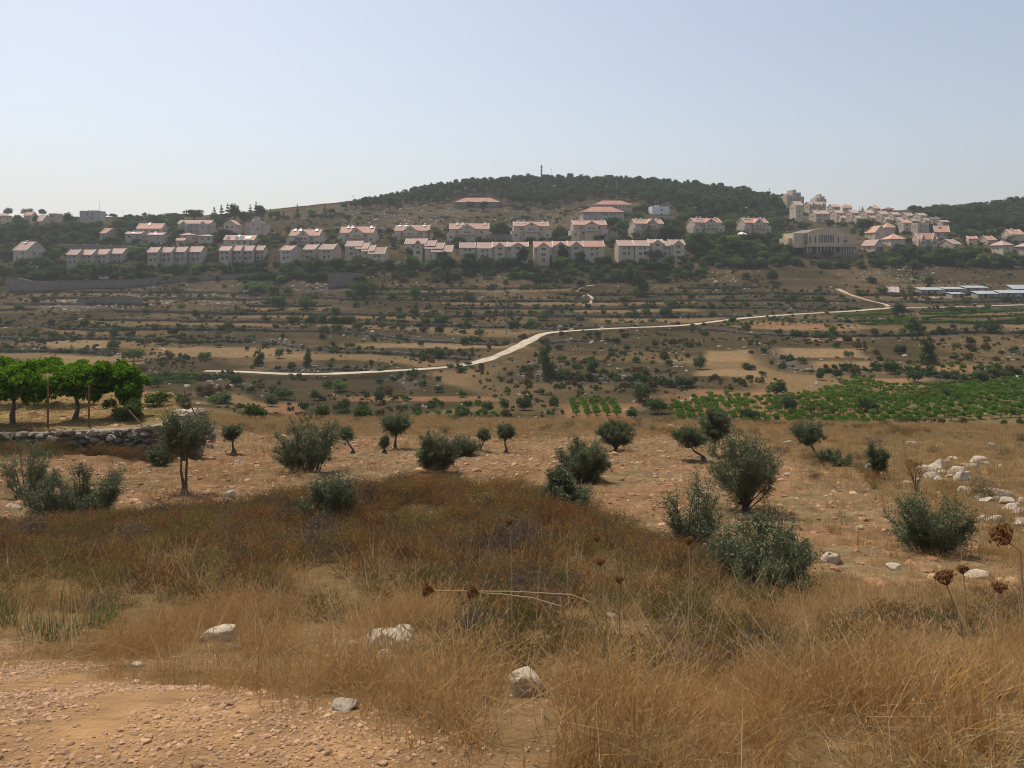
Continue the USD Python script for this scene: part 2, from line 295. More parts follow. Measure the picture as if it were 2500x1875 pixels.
# near ground
blend((1 - far) * 1.0, C(0.235, 0.155, 0.075))
blend((1 - far) * sm(0.45, 0.65, n2) * 0.7, C(0.19, 0.125, 0.06))
straw = C(0.31, 0.215, 0.105)
blend(field, C(0.305, 0.180, 0.092))
blend(field * sm(0.43, 0.58, n3) * 0.8, C(0.255, 0.185, 0.098))
blend(field * sm(0.55, 0.70, n1) * 0.6, straw * 0.9)
blend(sm(54, 62, Yg) * (1 - sm(80, 100, Yg)) * 0.9, C(0.215, 0.138, 0.064))
blend(sm(54, 60, Yg) * (1 - sm(80, 100, Yg)) * sm(0.48, 0.62, n2) * 0.6, C(0.165, 0.105, 0.048))
blend(plat * sm(0.4, 0.55, n3) * 0.8, C(0.36, 0.25, 0.10))
blend(plat * (1 - sm(0.4, 0.55, n3)) * 0.6, C(0.17, 0.17, 0.05))
TRK = 2.35
def track(x, y): return 1 - sm(-0.35, 0.5, y - (TRK - 1.0 * x) + (noise(P3(x, y, 0.9, 31.0)) - 0.5) * 1.0)
trk = track(Xg, Yg) * (Yg < 12)
blend((1 - sm(10, 14, Yg)) * 0.8, C(0.22, 0.14, 0.065))
blend(trk, C(0.38, 0.225, 0.11))
col *= (0.82 + 0.36 * fbm(P3(Xg, Yg, 0.8, 17.0), 3))[..., None]
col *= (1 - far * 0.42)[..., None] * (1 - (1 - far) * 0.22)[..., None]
ny, nx = Xg.shape; print('grid', ny, nx, ny * nx)
idx = np.arange(ny * nx).reshape(ny, nx)
quads = np.stack([idx[:-1, :-1], idx[:-1, 1:], idx[1:, 1:], idx[1:, :-1]], -1).reshape(-1, 4)
M_ground = usdkit.material(stage, L + 'ground', {
    'a': ('attribute', {'attribute': 'soil_color'}), 'g': ('geometry', {}),
    'n': ('noise_texture', {'scale': 2.2, 'detail': 6.0, 'roughness': 0.74}),
    'r': ('rgb_ramp', {'ramp': [(0.28, (0.52, 0.50, 0.46)), (0.5, (1.0, 1.0, 1.0)), (0.72, (1.45, 1.42, 1.36))]}),
    'm': ('mix', {'mix_type': 'multiply', 'fac': 1.0}),
    'b': ('bump', {'strength': 0.9, 'distance': 0.05}), 'p': ('diffuse_bsdf', {'roughness': 0.6})},
    [('g.position', 'n.vector'), ('n.fac', 'r.fac'), ('a.color', 'm.color1'), ('r.color', 'm.color2'), ('m.color', 'p.color'),
     ('n.fac', 'b.height'), ('b.normal', 'p.normal')], surface='p.BSDF')
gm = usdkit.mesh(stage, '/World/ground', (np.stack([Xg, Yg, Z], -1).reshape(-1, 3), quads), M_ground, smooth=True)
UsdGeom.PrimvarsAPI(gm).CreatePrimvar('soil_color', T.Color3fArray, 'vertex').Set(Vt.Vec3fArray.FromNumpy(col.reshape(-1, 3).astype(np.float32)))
tag(gm, 'dry terraced valley slope and stony brown field', None, None, 'structure')

def strip(pts, w, lift, segs=5, rng=None):
    """A ribbon laid along points, level across, following the bench cut for it."""
    P = np.array(pts); t = np.gradient(P[:, :2], axis=0); t /= np.linalg.norm(t, axis=1)[:, None]
    nrm = np.stack([-t[:, 1], t[:, 0]], 1)
    wv = w * (0.72 + 0.55 * noise(np.stack([np.arange(len(P)) * 0.37, np.zeros(len(P)), np.zeros(len(P))], -1)))
    V = []
    for k in np.linspace(-0.5, 0.5, segs):
        xy = P[:, :2] + nrm * (k * wv)[:, None]
        V.append(np.column_stack([xy, np.maximum(P[:, 2], zat(xy[:, 0], xy[:, 1])) + lift]))
    V = np.stack(V, 1); n = len(P); I = np.arange(n * segs).reshape(n, segs)
    Q = np.stack([I[:-1, :-1], I[:-1, 1:], I[1:, 1:], I[1:, :-1]], -1).reshape(-1, 4)
    return V.reshape(-1, 3), Q
o = obj('road', strip(road, 3.5, 0.03), M_road, smooth=True); tag(o, 'pale dirt road winding along the far slope', None, None, 'structure')
o = obj('side_road', strip(spur[1:], 2.2, 0.045), M_path, smooth=True); tag(o, 'short pale dirt track climbing left from the road bend', None, None, 'structure')
for k, (px, lab) in enumerate([([(1452, 696), (1420, 703), (1408, 712), (1432, 718), (1446, 729), (1440, 740), (1425, 747)], 'narrow pale footpath curling down the slope above the road')]):
    pth = curve([at(u, v) for u, v in px])
    o = obj('footpath', strip(pth, 1.3, 0.06, 3), M_path, smooth=True); tag(o, lab, None, None, 'structure')

# ------------------------------------------------------------------ mesh helpers
from collections import defaultdict
def join(ms):
    V, Fs, n = [], [], 0
    for m in ms:
        v, f = (m.vertices, m.faces) if hasattr(m, 'faces') else m
        v = np.asarray(v, float); f = np.asarray(f, int)
        if f.shape[1] == 4: f = np.vstack([f[:, [0, 1, 2]], f[:, [0, 2, 3]]])
        V.append(v); Fs.append(f + n); n += len(v)
    return np.vstack(V), np.vstack(Fs)
BOXF = np.array([[0, 2, 3, 1], [4, 5, 7, 6], [0, 1, 5, 4], [2, 6, 7, 3], [0, 4, 6, 2], [1, 3, 7, 5]])
def box(x0, x1, y0, y1, z0, z1):
    return np.array([(x, y, z) for z in (z0, z1) for y in (y0, y1) for x in (x0, x1)], float), BOXF.copy()
def slab(q, t):
    """A flat four-cornered plate of thickness t, given by the corners of its underside (counter-clockwise from above)."""
    q = np.array(q, float); n = np.cross(q[1] - q[0], q[2] - q[0]); n /= np.linalg.norm(n)
    v = np.vstack([q, q + n * t])
    return v, np.array([[3, 2, 1, 0], [4, 5, 6, 7], [0, 1, 5, 4], [1, 2, 6, 5], [2, 3, 7, 6], [3, 0, 4, 7]])
def extr(poly, a0, a1, axis):
    """A prism: poly in the two other axes, stretched from a0 to a1 along axis (0 = x, 1 = y)."""
    k = len(poly); V = []
    for a in (a0, a1):
        for p in poly: V.append((a, p[0], p[1]) if axis == 0 else (p[0], a, p[1]))
    f = []
    for i in range(k): f += [[i, (i + 1) % k, k + (i + 1) % k], [i, k + (i + 1) % k, k + i]]
    for i in range(1, k - 1): f += [[0, i + 1, i], [k, k + i, k + i + 1]]
    f = np.array(f)
    if axis == 1: f = f[:, ::-1]
    return np.array(V, float), f
def tube(pts, rad, sides=6, cap=True):
    P = np.array(pts, float); R = np.broadcast_to(np.asarray(rad, float), (len(P),))
    t = np.gradient(P, axis=0); t /= np.linalg.norm(t, axis=1)[:, None] + 1e-12
    up = np.where(np.abs(t[:, 2:3]) > 0.9, np.array([[1.0, 0, 0]]), np.array([[0, 0, 1.0]]))
    a = np.cross(t, up); a /= np.linalg.norm(a, axis=1)[:, None]; b = np.cross(t, a)
    ang = np.arange(sides) * 2 * PI / sides
    V = (P[:, None] + R[:, None, None] * (np.cos(ang)[None, :, None] * a[:, None] + np.sin(ang)[None, :, None] * b[:, None])).reshape(-1, 3)
    I = np.arange(len(P) * sides).reshape(len(P), sides); J = np.roll(I, -1, 1)
    Q = np.stack([I[:-1], I[1:], J[1:], J[:-1]], -1).reshape(-1, 4)
    f = np.vstack([Q[:, [0, 1, 2]], Q[:, [0, 2, 3]]])
    if cap: f = np.vstack([f, [[I[-1, 0], I[-1, k + 1], I[-1, k]] for k in range(1, sides - 1)], [[I[0, 0], I[0, k], I[0, k + 1]] for k in range(1, sides - 1)]])
    return V, f
def unit(v): return v / (np.linalg.norm(v, axis=-1, keepdims=True) + 1e-12)
def leaves(pos, nrm, size, elong, rng, wob=0.6):
    """One folded diamond per point."""
    n = len(pos); nr = unit(unit(nrm) + wob * rng.normal(size=(n, 3)))
    t = unit(np.cross(nr, rng.normal(size=(n, 3)))); b = np.cross(nr, t)
    s = (size * rng.uniform(0.65, 1.3, n))[:, None]
    V = np.stack([pos - t * s * elong, pos - b * s + nr * s * 0.25, pos + t * s * elong, pos + b * s + nr * s * 0.25], 1).reshape(-1, 3)
    k = np.arange(n)[:, None] * 4
    return V, np.vstack([k + [0, 1, 2], k + [0, 2, 3]])
def cloud(rng, blobs, n, size, elong=1.3, hollow=2.4, wob=0.7):
    B = np.array(blobs, float); w = (B[:, 3] * B[:, 4] * B[:, 5]) ** 0.75
    k = rng.choice(len(B), n, p=w / w.sum()); d = unit(rng.normal(size=(n, 3)))
    d[:, 2] = np.where(d[:, 2] < -0.55, -d[:, 2] * 0.5, d[:, 2])
    r = rng.uniform(0, 1, n) ** (1 / hollow)
    r *= 0.82 + 0.36 * noise(d * 2.3 + k[:, None] * 7.7)
    return leaves(B[k, :3] + B[k, 3:] * d * r[:, None], d, size, elong, rng, wob)
def rock(rng, sx_, sy_, sz_, sub=2, cuts=13):
    m = trimesh.creation.icosphere(sub); v = np.array(m.vertices)
    for d in unit(rng.normal(size=(cuts, 3))):
        h = rng.uniform(0.55, 0.9); t = v @ d; v -= np.maximum(t - h, 0)[:, None] * d
    v *= (0.94 + 0.12 * fbm(v * 2.5 + rng.uniform(0, 50, 3), 3))[:, None]
    v[:, 2] = np.where(v[:, 2] < 0, v[:, 2] * 0.7, v[:, 2])
    return v * [sx_, sy_, sz_], np.array(m.faces)
def stones(c, s, rng, ang=None):
    """Many rough blocks at centres c of half-sizes s, as one mesh."""
    n = len(c); cube = np.array([(x, y, z) for z in (-1, 1) for y in (-1, 1) for x in (-1, 1)], float)
    v = cube[None] * rng.uniform(0.62, 1.08, (n, 8, 3)) * s[:, None]
    a = (rng.normal(0, 0.25, n) if ang is None else ang + rng.normal(0, 0.12, n))
    ca, sa = np.cos(a)[:, None], np.sin(a)[:, None]
    v = np.stack([v[..., 0] * ca - v[..., 1] * sa, v[..., 0] * sa + v[..., 1] * ca, v[..., 2]], -1) + c[:, None]
    f = np.vstack([BOXF[:, [0, 1, 2]], BOXF[:, [0, 2, 3]]])
    return v.reshape(-1, 3), (np.arange(n)[:, None, None] * 8 + f[None]).reshape(-1, 3)
def joined(name, protos, pos, rz, scl, which, label, tilt):
    """Grass that nobody could count, as one mesh for each of its looks: every tuft its own copy."""
    acc = defaultdict(list); scl = np.asarray(scl)
    for k, (_, ms) in enumerate(protos):
        on = np.nonzero(which == k)[0]
        ca, sa, ct, st = np.cos(rz[on])[:, None], np.sin(rz[on])[:, None], np.cos(tilt[on])[:, None], np.sin(tilt[on])[:, None]
        for (v, f), mt in ms:
            v = np.asarray(v)[None] * scl[on][:, None, None]; yy, zz = v[..., 1] * ct - v[..., 2] * st, v[..., 1] * st + v[..., 2] * ct
            V = np.stack([v[..., 0] * ca - yy * sa, v[..., 0] * sa + yy * ca, zz], -1) + pos[on][:, None]
            acc[str(mt.GetPath())].append((V.reshape(-1, 3), (np.arange(len(on))[:, None, None] * v.shape[1] + np.asarray(f)[None]).reshape(-1, 3)))
    for i, (mp, ms) in enumerate(acc.items()):
        o = obj(name, join(ms), UsdShade.Material.Get(stage, mp)); tag(o, label + (', paler blades' if i else ''), None, None, 'stuff')
def instancer(name, protos, pos, rz, scl, which, label, cat='', tilt=None):
    """Stuff nobody could count: one instancer; protos = [(part name, [(mesh, material)])]."""
    pi = UsdGeom.PointInstancer.Define(stage, '/World/' + name); base = '/World/%s/kinds' % name
    UsdGeom.Scope.Define(stage, base); paths = []
    for pn, ms in protos:
        p = base + '/' + numbered(base, pn); UsdGeom.Xform.Define(stage, p); paths.append(Sdf.Path(p))
        for k, (m, mt) in enumerate(ms): usdkit.mesh(stage, p + '/' + ('piece' if k == 0 else 'piece_%03d' % k), m, mt)
    pi.CreatePrototypesRel().SetTargets(paths)
    pi.CreateProtoIndicesAttr(Vt.IntArray.FromNumpy(np.asarray(which, np.int32)))
    pi.CreatePositionsAttr(Vt.Vec3fArray.FromNumpy(np.asarray(pos, np.float32)))
    q = np.stack([np.cos(rz / 2), np.zeros_like(rz), np.zeros_like(rz), np.sin(rz / 2)], 1)
    if tilt is not None:
        qt = np.stack([np.cos(tilt / 2), np.sin(tilt / 2), np.zeros_like(rz), np.zeros_like(rz)], 1)
        w1, x1, y1, z1 = q.T; w2, x2, y2, z2 = qt.T
        q = np.stack([w1 * w2 - x1 * x2 - y1 * y2 - z1 * z2, w1 * x2 + x1 * w2 + y1 * z2 - z1 * y2, w1 * y2 - x1 * z2 + y1 * w2 + z1 * x2, w1 * z2 + x1 * y2 - y1 * x2 + z1 * w2], 1)
    pi.CreateOrientationsAttr([Gf.Quath(*map(float, a)) for a in q])
    s = np.asarray(scl, np.float32); s = np.repeat(s[:, None], 3, 1) if s.ndim == 1 else s
    pi.CreateScalesAttr(Vt.Vec3fArray.FromNumpy(s))
    tag(pi, label, cat or None, None, 'stuff')
    return pi

# ------------------------------------------------------------------ buildings
class Build:
    """A building at the hillside point seen at (uc, vb); x along its front, y into its depth, z up."""
    def __init__(self, name, label, cat, uc, vb, rz=0.0, group=None):
        self.p = at(uc, vb); self.y = self.p[1]; self.k = self.y / F; self.uc = uc; self.vb = vb; self.rz = rz
        self.root = thing(name, label, cat, self.p, rz, group)
    def X(self, u): return (u - self.uc) * self.k / math.cos(self.rz)
    def H(self, v): return (self.vb - v) * self.k
    def XD(self, u, d): return (u - 1250) / F * (self.y + d) - self.p[0]
    def HD(self, v, d): return -(v - HROW) / F * (self.y + d) - self.p[2]
    def gable_x(self, x0, x1, y0, y1, ze, rise, wall, roof, zb=-5.0, verge=(1, 1), over=0.35):
        ym = (y0 + y1) / 2
        obj('wall', extr([(y0, zb), (y1, zb), (y1, ze), (ym, ze + rise), (y0, ze)], x0, x1, 0), wall, self.root)
        dz = over * rise / (ym - y0); e = 0.12
        a = slab([(x0 - e, y0 - over, ze - dz + .02), (x1 + e, y0 - over, ze - dz + .02), (x1 + e, ym, ze + rise + .02), (x0 - e, ym, ze + rise + .02)], .16)
        b = slab([(x0 - e, ym, ze + rise + .02), (x1 + e, ym, ze + rise + .02), (x1 + e, y1 + over, ze - dz + .02), (x0 - e, y1 + over, ze - dz + .02)], .16)
        rf = obj('roof', join([a, b]), roof, self.root)
        for on, xa, xb in ((verge[0], x0 - .22, x0 + .16), (verge[1], x1 - .16, x1 + .22)):
            if on:
                c = slab([(xa, y0 - over - .05, ze - dz + .03), (xb, y0 - over - .05, ze - dz + .03), (xb, ym, ze + rise + .05), (xa, ym, ze + rise + .05)], .34)
                d = slab([(xa, ym, ze + rise + .05), (xb, ym, ze + rise + .05), (xb, y1 + over, ze - dz + .03), (xa, y1 + over, ze - dz + .03)], .34)
                obj('coping', join([c, d]), M_trim, rf)
        return rf
    def gable_y(self, x0, x1, y0, y1, ze, rise, wall, roof, zb=-5.0, over=0.25, coping=True, dark=False):
        xm = (x0 + x1) / 2
        obj('gable_wall', extr([(x0, zb), (x1, zb), (x1, ze), (xm, ze + rise), (x0, ze)], y0, y1, 1), wall, self.root)
        dz = over * rise / (xm - x0)
        a = slab([(x0 - over, y0 - .2, ze - dz + .02), (xm, y0 - .2, ze + rise + .02), (xm, y1, ze + rise + .02), (x0 - over, y1, ze - dz + .02)], .16)
        b = slab([(xm, y0 - .2, ze + rise + .02), (x1 + over, y0 - .2, ze - dz + .02), (x1 + over, y1, ze - dz + .02), (xm, y1, ze + rise + .02)], .16)
        rf = obj('gable_roof', join([a, b]), roof, self.root)
        if coping or dark:
            w = .34
            c = slab([(x0 - over, y0 - .3, ze - dz + .03), (xm, y0 - .3, ze + rise + .05), (xm, y0 - .3 + w, ze + rise + .05), (x0 - over, y0 - .3 + w, ze - dz + .03)], .26)
            d = slab([(xm, y0 - .3, ze + rise + .05), (x1 + over, y0 - .3, ze - dz + .03), (x1 + over, y0 - .3 + w, ze - dz + .03), (xm, y0 - .3 + w, ze + rise + .05)], .26)
            obj('gable_coping', join([c, d]), M_bark if dark else M_trim, rf)
        return rf
    def hip(self, x0, x1, y0, y1, ze, rise, wall, roof, zb=-5.0, over=0.5):
        obj('wall', box(x0, x1, y0, y1, zb, ze), wall, self.root)
        h = (y1 - y0) / 2 + over; a, b, c, d = x0 - over, x1 + over, y0 - over, y1 + over; ym = (y0 + y1) / 2; r0, r1 = a + min(h, (b - a) / 2 - .05), b - min(h, (b - a) / 2 - .05)
        V = np.array([(a, c, ze), (b, c, ze), (b, d, ze), (a, d, ze), (a, c, ze + .18), (b, c, ze + .18), (b, d, ze + .18), (a, d, ze + .18), (r0, ym, ze + rise), (r1, ym, ze + rise)])
        Fs = np.array([[0, 2, 1], [0, 3, 2], [0, 1, 5], [0, 5, 4], [1, 2, 6], [1, 6, 5], [2, 3, 7], [2, 7, 6], [3, 0, 4], [3, 4, 7], [4, 5, 9], [4, 9, 8], [5, 6, 9], [6, 7, 8], [6, 8, 9], [7, 4, 8]])
        rf = obj('roof', (V, Fs), roof, self.root)
        ridge = [tube([V[i] + [0, 0, .05], V[j] + [0, 0, .05]], .13, 5) for i, j in ((4, 8), (5, 9), (8, 9))]
        obj('ridge_tiles', join(ridge), M_trim if roof is not M_roof3 else roof, rf)
        return rf
    def flat(self, x0, x1, y0, y1, zt, wall, zb=-5.0, par=0.6):
        obj('wall', box(x0, x1, y0, y1, zb, zt), wall, self.root)
        t = .25
        obj('parapet', join([box(x0, x1, y0, y0 + t, zt + .003, zt + par), box(x0, x1, y1 - t, y1, zt + .003, zt + par), box(x0, x0 + t, y0 + t, y1 - t, zt + .003, zt + par), box(x1 - t, x1, y0 + t, y1 - t, zt + .003, zt + par)]), wall, self.root)
    def window(self, a, z, w, h, face='front', at_=0.0, arch=False, mull=True):
        """A framed window; face says on which wall, at_ where that wall stands."""
        def place(b):
            v, f = b; v = v.copy()
            if face == 'right': v = np.stack([at_ - v[:, 1], v[:, 0], v[:, 2]], 1)
            elif face == 'left': v = np.stack([at_ + v[:, 1], -v[:, 0], v[:, 2]], 1)
            else: v = v + [0, at_, 0]
            return v, f
        x0, x1, z0, z1 = a - w / 2, a + w / 2, z, z + h; t = .09
        if face == 'left': x0, x1 = -x1, -x0
        bars = [box(x0 - t, x1 + t, -.09, -.003, z0 - t * 1.4, z0), box(x0 - t, x1 + t, -.07, -.003, z1, z1 + t), box(x0 - t, x0, -.07, -.003, z0, z1), box(x1, x1 + t, -.07, -.003, z0, z1)]
        if mull: bars.append(box((x0 + x1) / 2 - .03, (x0 + x1) / 2 + .03, -.05, -.003, z0, z1))
        fr = obj('window', place(join(bars)), M_frame, self.root)
        obj('pane', place(box(x0 + .004, x1 - .004, -.022, -.004, z0 + .004, z1 - .004)), M_glass, fr)
    def tank(self, x, y, z):
        t = tube([(x - .55, y, z + .45), (x + .55, y, z + .45)], .33, 10)
        w = obj('water_tank', t, M_white, self.root)
        obj('tank_stand', join([box(x - .5, x - .42, y - .3, y + .3, z - .5, z + .2), box(x + .42, x + .5, y - .3, y + .3, z - .5, z + .2), slab([(x - .7, y - 1.6, z - .75), (x + .7, y - 1.6, z - .75), (x + .7, y - .35, z - .05), (x - .7, y - .35, z - .05)], .08)]), M_metal, w)
    def chimney(self, x, y, z, h=1.0): obj('chimney', box(x - .25, x + .25, y - .25, y + .25, z - 1.0, z + h), M_wall, self.root)
    def front_windows(self, x0, x1, y0, zs, rng, every=2.7, w=1.1, h=1.2):
        n = max(1, int((x1 - x0) / every))
        for z in zs:
            for i in range(n):
                if rng.random() < 0.82:
                    self.window(x0 + (i + .5) * (x1 - x0) / n + rng.uniform(-.2, .2), z + rng.uniform(-.1, .1), w * rng.uniform(.75, 1.35), h * rng.uniform(.85, 1.2), 'front', y0)

rngb = np.random.default_rng(5)
# the nine double houses of the upper row
DUP = [(705, 795, 560, 575, 597, -0.10), (829, 923, 553, 568, 592, -0.08), (963, 1055, 549, 563, 586, -0.07), (1097, 1195, 545, 559, 588, 0.02), (1250, 1340, 541, 552, 589, 0.08), (1390, 1482, 538, 549, 590, 0.12), (1534, 1622, 535, 546, 580, 0.2), (1674, 1766, 532, 543, 572, 0.25), (1795, 1880, 532, 544, 571, 0.25)]
DUPL = ['double house with dark balcony at the left end of the upper row', 'double house with white gable band, second from left in the upper row', 'double house behind a tall palm, third in the upper row', 'double house with small round-topped gable, fourth in the upper row', 'double house with arched gable and terraces, fifth in the upper row', 'double house with half-moon gable window below the hostel roofs', 'double house with steep pointed gable and a conifer before it', 'double house with stepped white terraces above dense trees', 'double house at the right end of the upper row']
for i, (u0, u1, vr, ve, vb, rz) in enumerate(DUP):
    b = Build('double_house', 'pale stone ' + DUPL[i], 'house', (u0 + u1) / 2, vb, rz)
    D = 10.0; s = abs(b.p[0] / b.y + rz); W = ((u1 - u0) * b.k - s * D) / 2
    ze = b.H(ve); ri = b.H(vr) - ze
    x0, x1 = -W + (-1 if b.p[0] / b.y + rz < 0 else 1) * s * D / 2, W + (-1 if b.p[0] / b.y + rz < 0 else 1) * s * D / 2
    b.gable_x(x0, x1, 0, D, ze, ri, M_wall, M_roof)
    g = (x1 - x0) * 0.20; xc = (x0 + x1) / 2 + [0, .3, -.4, -1, 0, .5, 1.2, .8, .5][i]
    b.gable_y(xc - g, xc + g, -1.5, D / 2, ze - .2, ri * (0.86 if i != 6 else 1.15), M_wall, M_roof, coping=i < 4)
    b.flat(x0 - 1.3, x0 + 3.4, -1.0, D - 1, ze * 0.60, M_wall); b.flat(x1 - 3.2, x1 + 1.5, -0.8, D - 2, ze * 0.66, M_wall)
    b.window(xc, ze + .2, 1.3, .9, 'front', -1.5); b.window(xc - 1, ze - 2.9, 1.5, 1.5, 'front', -1.5); b.window(xc + 1.1, ze - 2.9, 1.2, 1.5, 'front', -1.5)
    obj('balcony', join([box(xc - g, xc + g, -2.9, -1.503, ze - 3.4, ze - 3.15), box(xc - g, xc + g, -2.9, -2.75, ze - 3.147, ze - 2.3)]), M_wall2, b.root)
    for xx in (x0 + 4.2, x1 - 4.2): b.window(xx, ze - 2.2, 1.2, 1.1, 'front', 0.0)
    for xx, f_ in ((x0 + 1, -1.0), (x1 - .9, -.8)): b.window(xx, ze * .6 - 2.3, 1.3, 1.2, 'front', f_)
    b.front_windows(x0 + 3.6, x1 - 3.4, 0.0, [ze - 5.2], rngb, 3.2)
    for q in range(3): b.tank(x0 + (x1 - x0) * [(.12, .3, .85), (.2, .33, .9)][i % 2][q], D / 2 - .4, ze + ri + .1)
    b.chimney(x0 + (x1 - x0) * .6, D / 2 + .5, ze + ri, .9)
# terraced row houses below: units (u0, u1, ridge row, eave row, 'x' ridge along the front or 'y' gable to the front, step forward)
ROWSH = [
 ('row of four stepped row houses below the long retaining wall at far left', 655, 0.0, M_wall2, M_roof2, [(163, 196, 610, 622, 'x', 0), (198, 233, 610, 622, 'x', 0), (235, 269, 609, 621, 'x', 0), (270, 316, 607, 619, 'x', 0)]),
 ('row of four row houses behind a big dark tree, second block from left', 658, 0.0, M_wall2, M_roof2, [(360, 391, 604, 616, 'x', 0), (393, 425, 604, 616, 'x', 0), (427, 459, 603, 615, 'x', 0), (461, 508, 602, 615, 'x', 0)]),
 ('row of four stepped row houses with blank right gables below the solar roof', 652, 0.0, M_wall2, M_roof2, [(535, 562, 602, 612, 'x', 0), (570, 594, 600, 612, 'x', 0), (593, 619, 600, 612, 'x', -1), (625, 652, 600, 611, 'x', -1)]),
 ('small house with a bright red roof patch left of a dark cypress', 650, -0.34, M_wall2, M_roof2, [(682, 712, 600, 611, 'x', 0)]),
 ('pair of row houses right of a dark cypress', 640, -0.25, M_wall2, M_roof2, [(738, 768, 597, 609, 'x', 0), (779, 815, 596, 609, 'x', 0)]),
 ('four row houses stepping down to the right above the parked vans', 640, -0.12, M_wall, M_roof2, [(838, 877, 588, 601, 'x', 2.5), (866, 896, 593, 607, 'x', 1), (884, 913, 599, 613, 'x', -.5), (902, 942, 604, 620, 'x', -2)]),
 ('row houses with one dark pointed gable and a yellow end wall', 645, -0.12, M_wall, M_roof2, [(984, 1036, 582, 595, 'x', 2.5), (1036, 1060, 587, 600, 'x', 1.2), (1038, 1082, 593, 607, 'x', -.4), (1056, 1105, 599, 615, 'x', -2)]),
 ('row of four row houses with two low gables at the picture centre', 648, 0.0, M_wall, M_roof2, [(1122, 1160, 592, 605, 'x', 0), (1165, 1201, 592, 606, 'x', -.6), (1203, 1238, 591, 603, 'y', 0), (1240, 1290, 591, 602, 'y', .5)]),
 ('row of four row houses with three gables and bright orange roofs', 644, 0.05, M_wall, M_roof, [(1304, 1349, 590, 604, 'y', -.5), (1351, 1386, 589, 600, 'y', 0), (1388, 1425, 589, 602, 'd', 0), (1425, 1476, 588, 602, 'x', 0)]),
 ('row of five row houses ending in a tall stepped gable house at right', 640, 0.1, M_wall, M_roof2, [(1509, 1547, 587, 600, 'x', 0), (1549, 1585, 587, 600, 'x', -.4), (1587, 1622, 586, 594, 'y', 0), (1621, 1640, 588, 600, 'x', .6), (1637, 1673, 585, 598, 'y', -.8)])]
for lab, vb, rz, wm, rm, un in ROWSH:
    b = Build('row_houses', 'pale ' + lab, 'row house', (un[0][0] + un[-1][1]) / 2, vb, rz)
    D = 9.5; sh = 0
    for i, (u0, u1, vr, ve, ax, dy) in enumerate(un):
        x0, x1 = b.X(u0), b.X(u1); ze = b.H(ve); ri = max(b.H(vr) - ze, 2.0)
        if 'four stepped' in lab or 'second block' in lab:
            dy = 4.6 * i; un_ = un[min(i + 1, 3)][0] if i < 3 else u1; x0, x1 = b.XD(u0, dy), b.XD(u0 + (un_ - u0) * (.70 if i < 3 else .62), dy); ze = b.HD(ve, dy); ri = max(b.HD(vr, dy) - ze, 2.2)
        yo = dy - math.sin(rz) * (x0 + x1) / 2 * 0.0
        wall = M_wally if 'yellow' in lab and i == 3 else wm
        rf = b.gable_x(x0, x1, yo, yo + D, ze, ri, wall, rm, verge=(1, 1))
        if ax in 'yd':
            m = (x0 + x1) / 2; g = (x1 - x0) * .36
            b.gable_y(m - g, m + g, yo - .9, yo + D / 2, ze - .1, ri * .85, wall, rm, coping=False, dark=ax == 'd')
            b.window(m, ze - 1.3, 2.0, 1.1, 'front', yo - .9); b.window(m, ze - 4.2, 2.2, 1.2, 'front', yo - .9); b.window(m, ze - 6.9, 1.4, 1.3, 'front', yo - .9)
            b.window(x0 + .8, ze - 1.6, .8, .9, 'front', yo) if x1 - x0 > 8 else None
        else:
            b.window((x0 + x1) / 2 - 1.0, ze - 1.7, 1.1, 1.0, 'front', yo); b.window((x0 + x1) / 2 + 1.3, ze - 1.7, 1.3, 1.1, 'front', yo)
            b.window((x0 + x1) / 2 - .9, ze - 4.6, 1.5, 1.3, 'front', yo); b.window((x0 + x1) / 2 + 1.5, ze - 4.6, .9, 1.9, 'front', yo)
        if i % 2 == 0: b.chimney((x0 + x1) / 2 + .8, yo + D / 2 + .4, ze + ri, .7)
    if 'dark pointed' in lab:
        b.gable_y(b.X(1008), b.X(1031), -.2, 5, b.H(604), b.H(588) - b.H(604), M_wall, M_roof2, dark=True); b.window(b.X(1019.5), b.H(606.5), 1.2, 1.1, 'front', -.2); b.window(b.X(1019.5), b.H(596), .7, .7, 'front', -.2); b.window(b.X(1021), b.H(620), 2, 1.5, 'front', -.2)
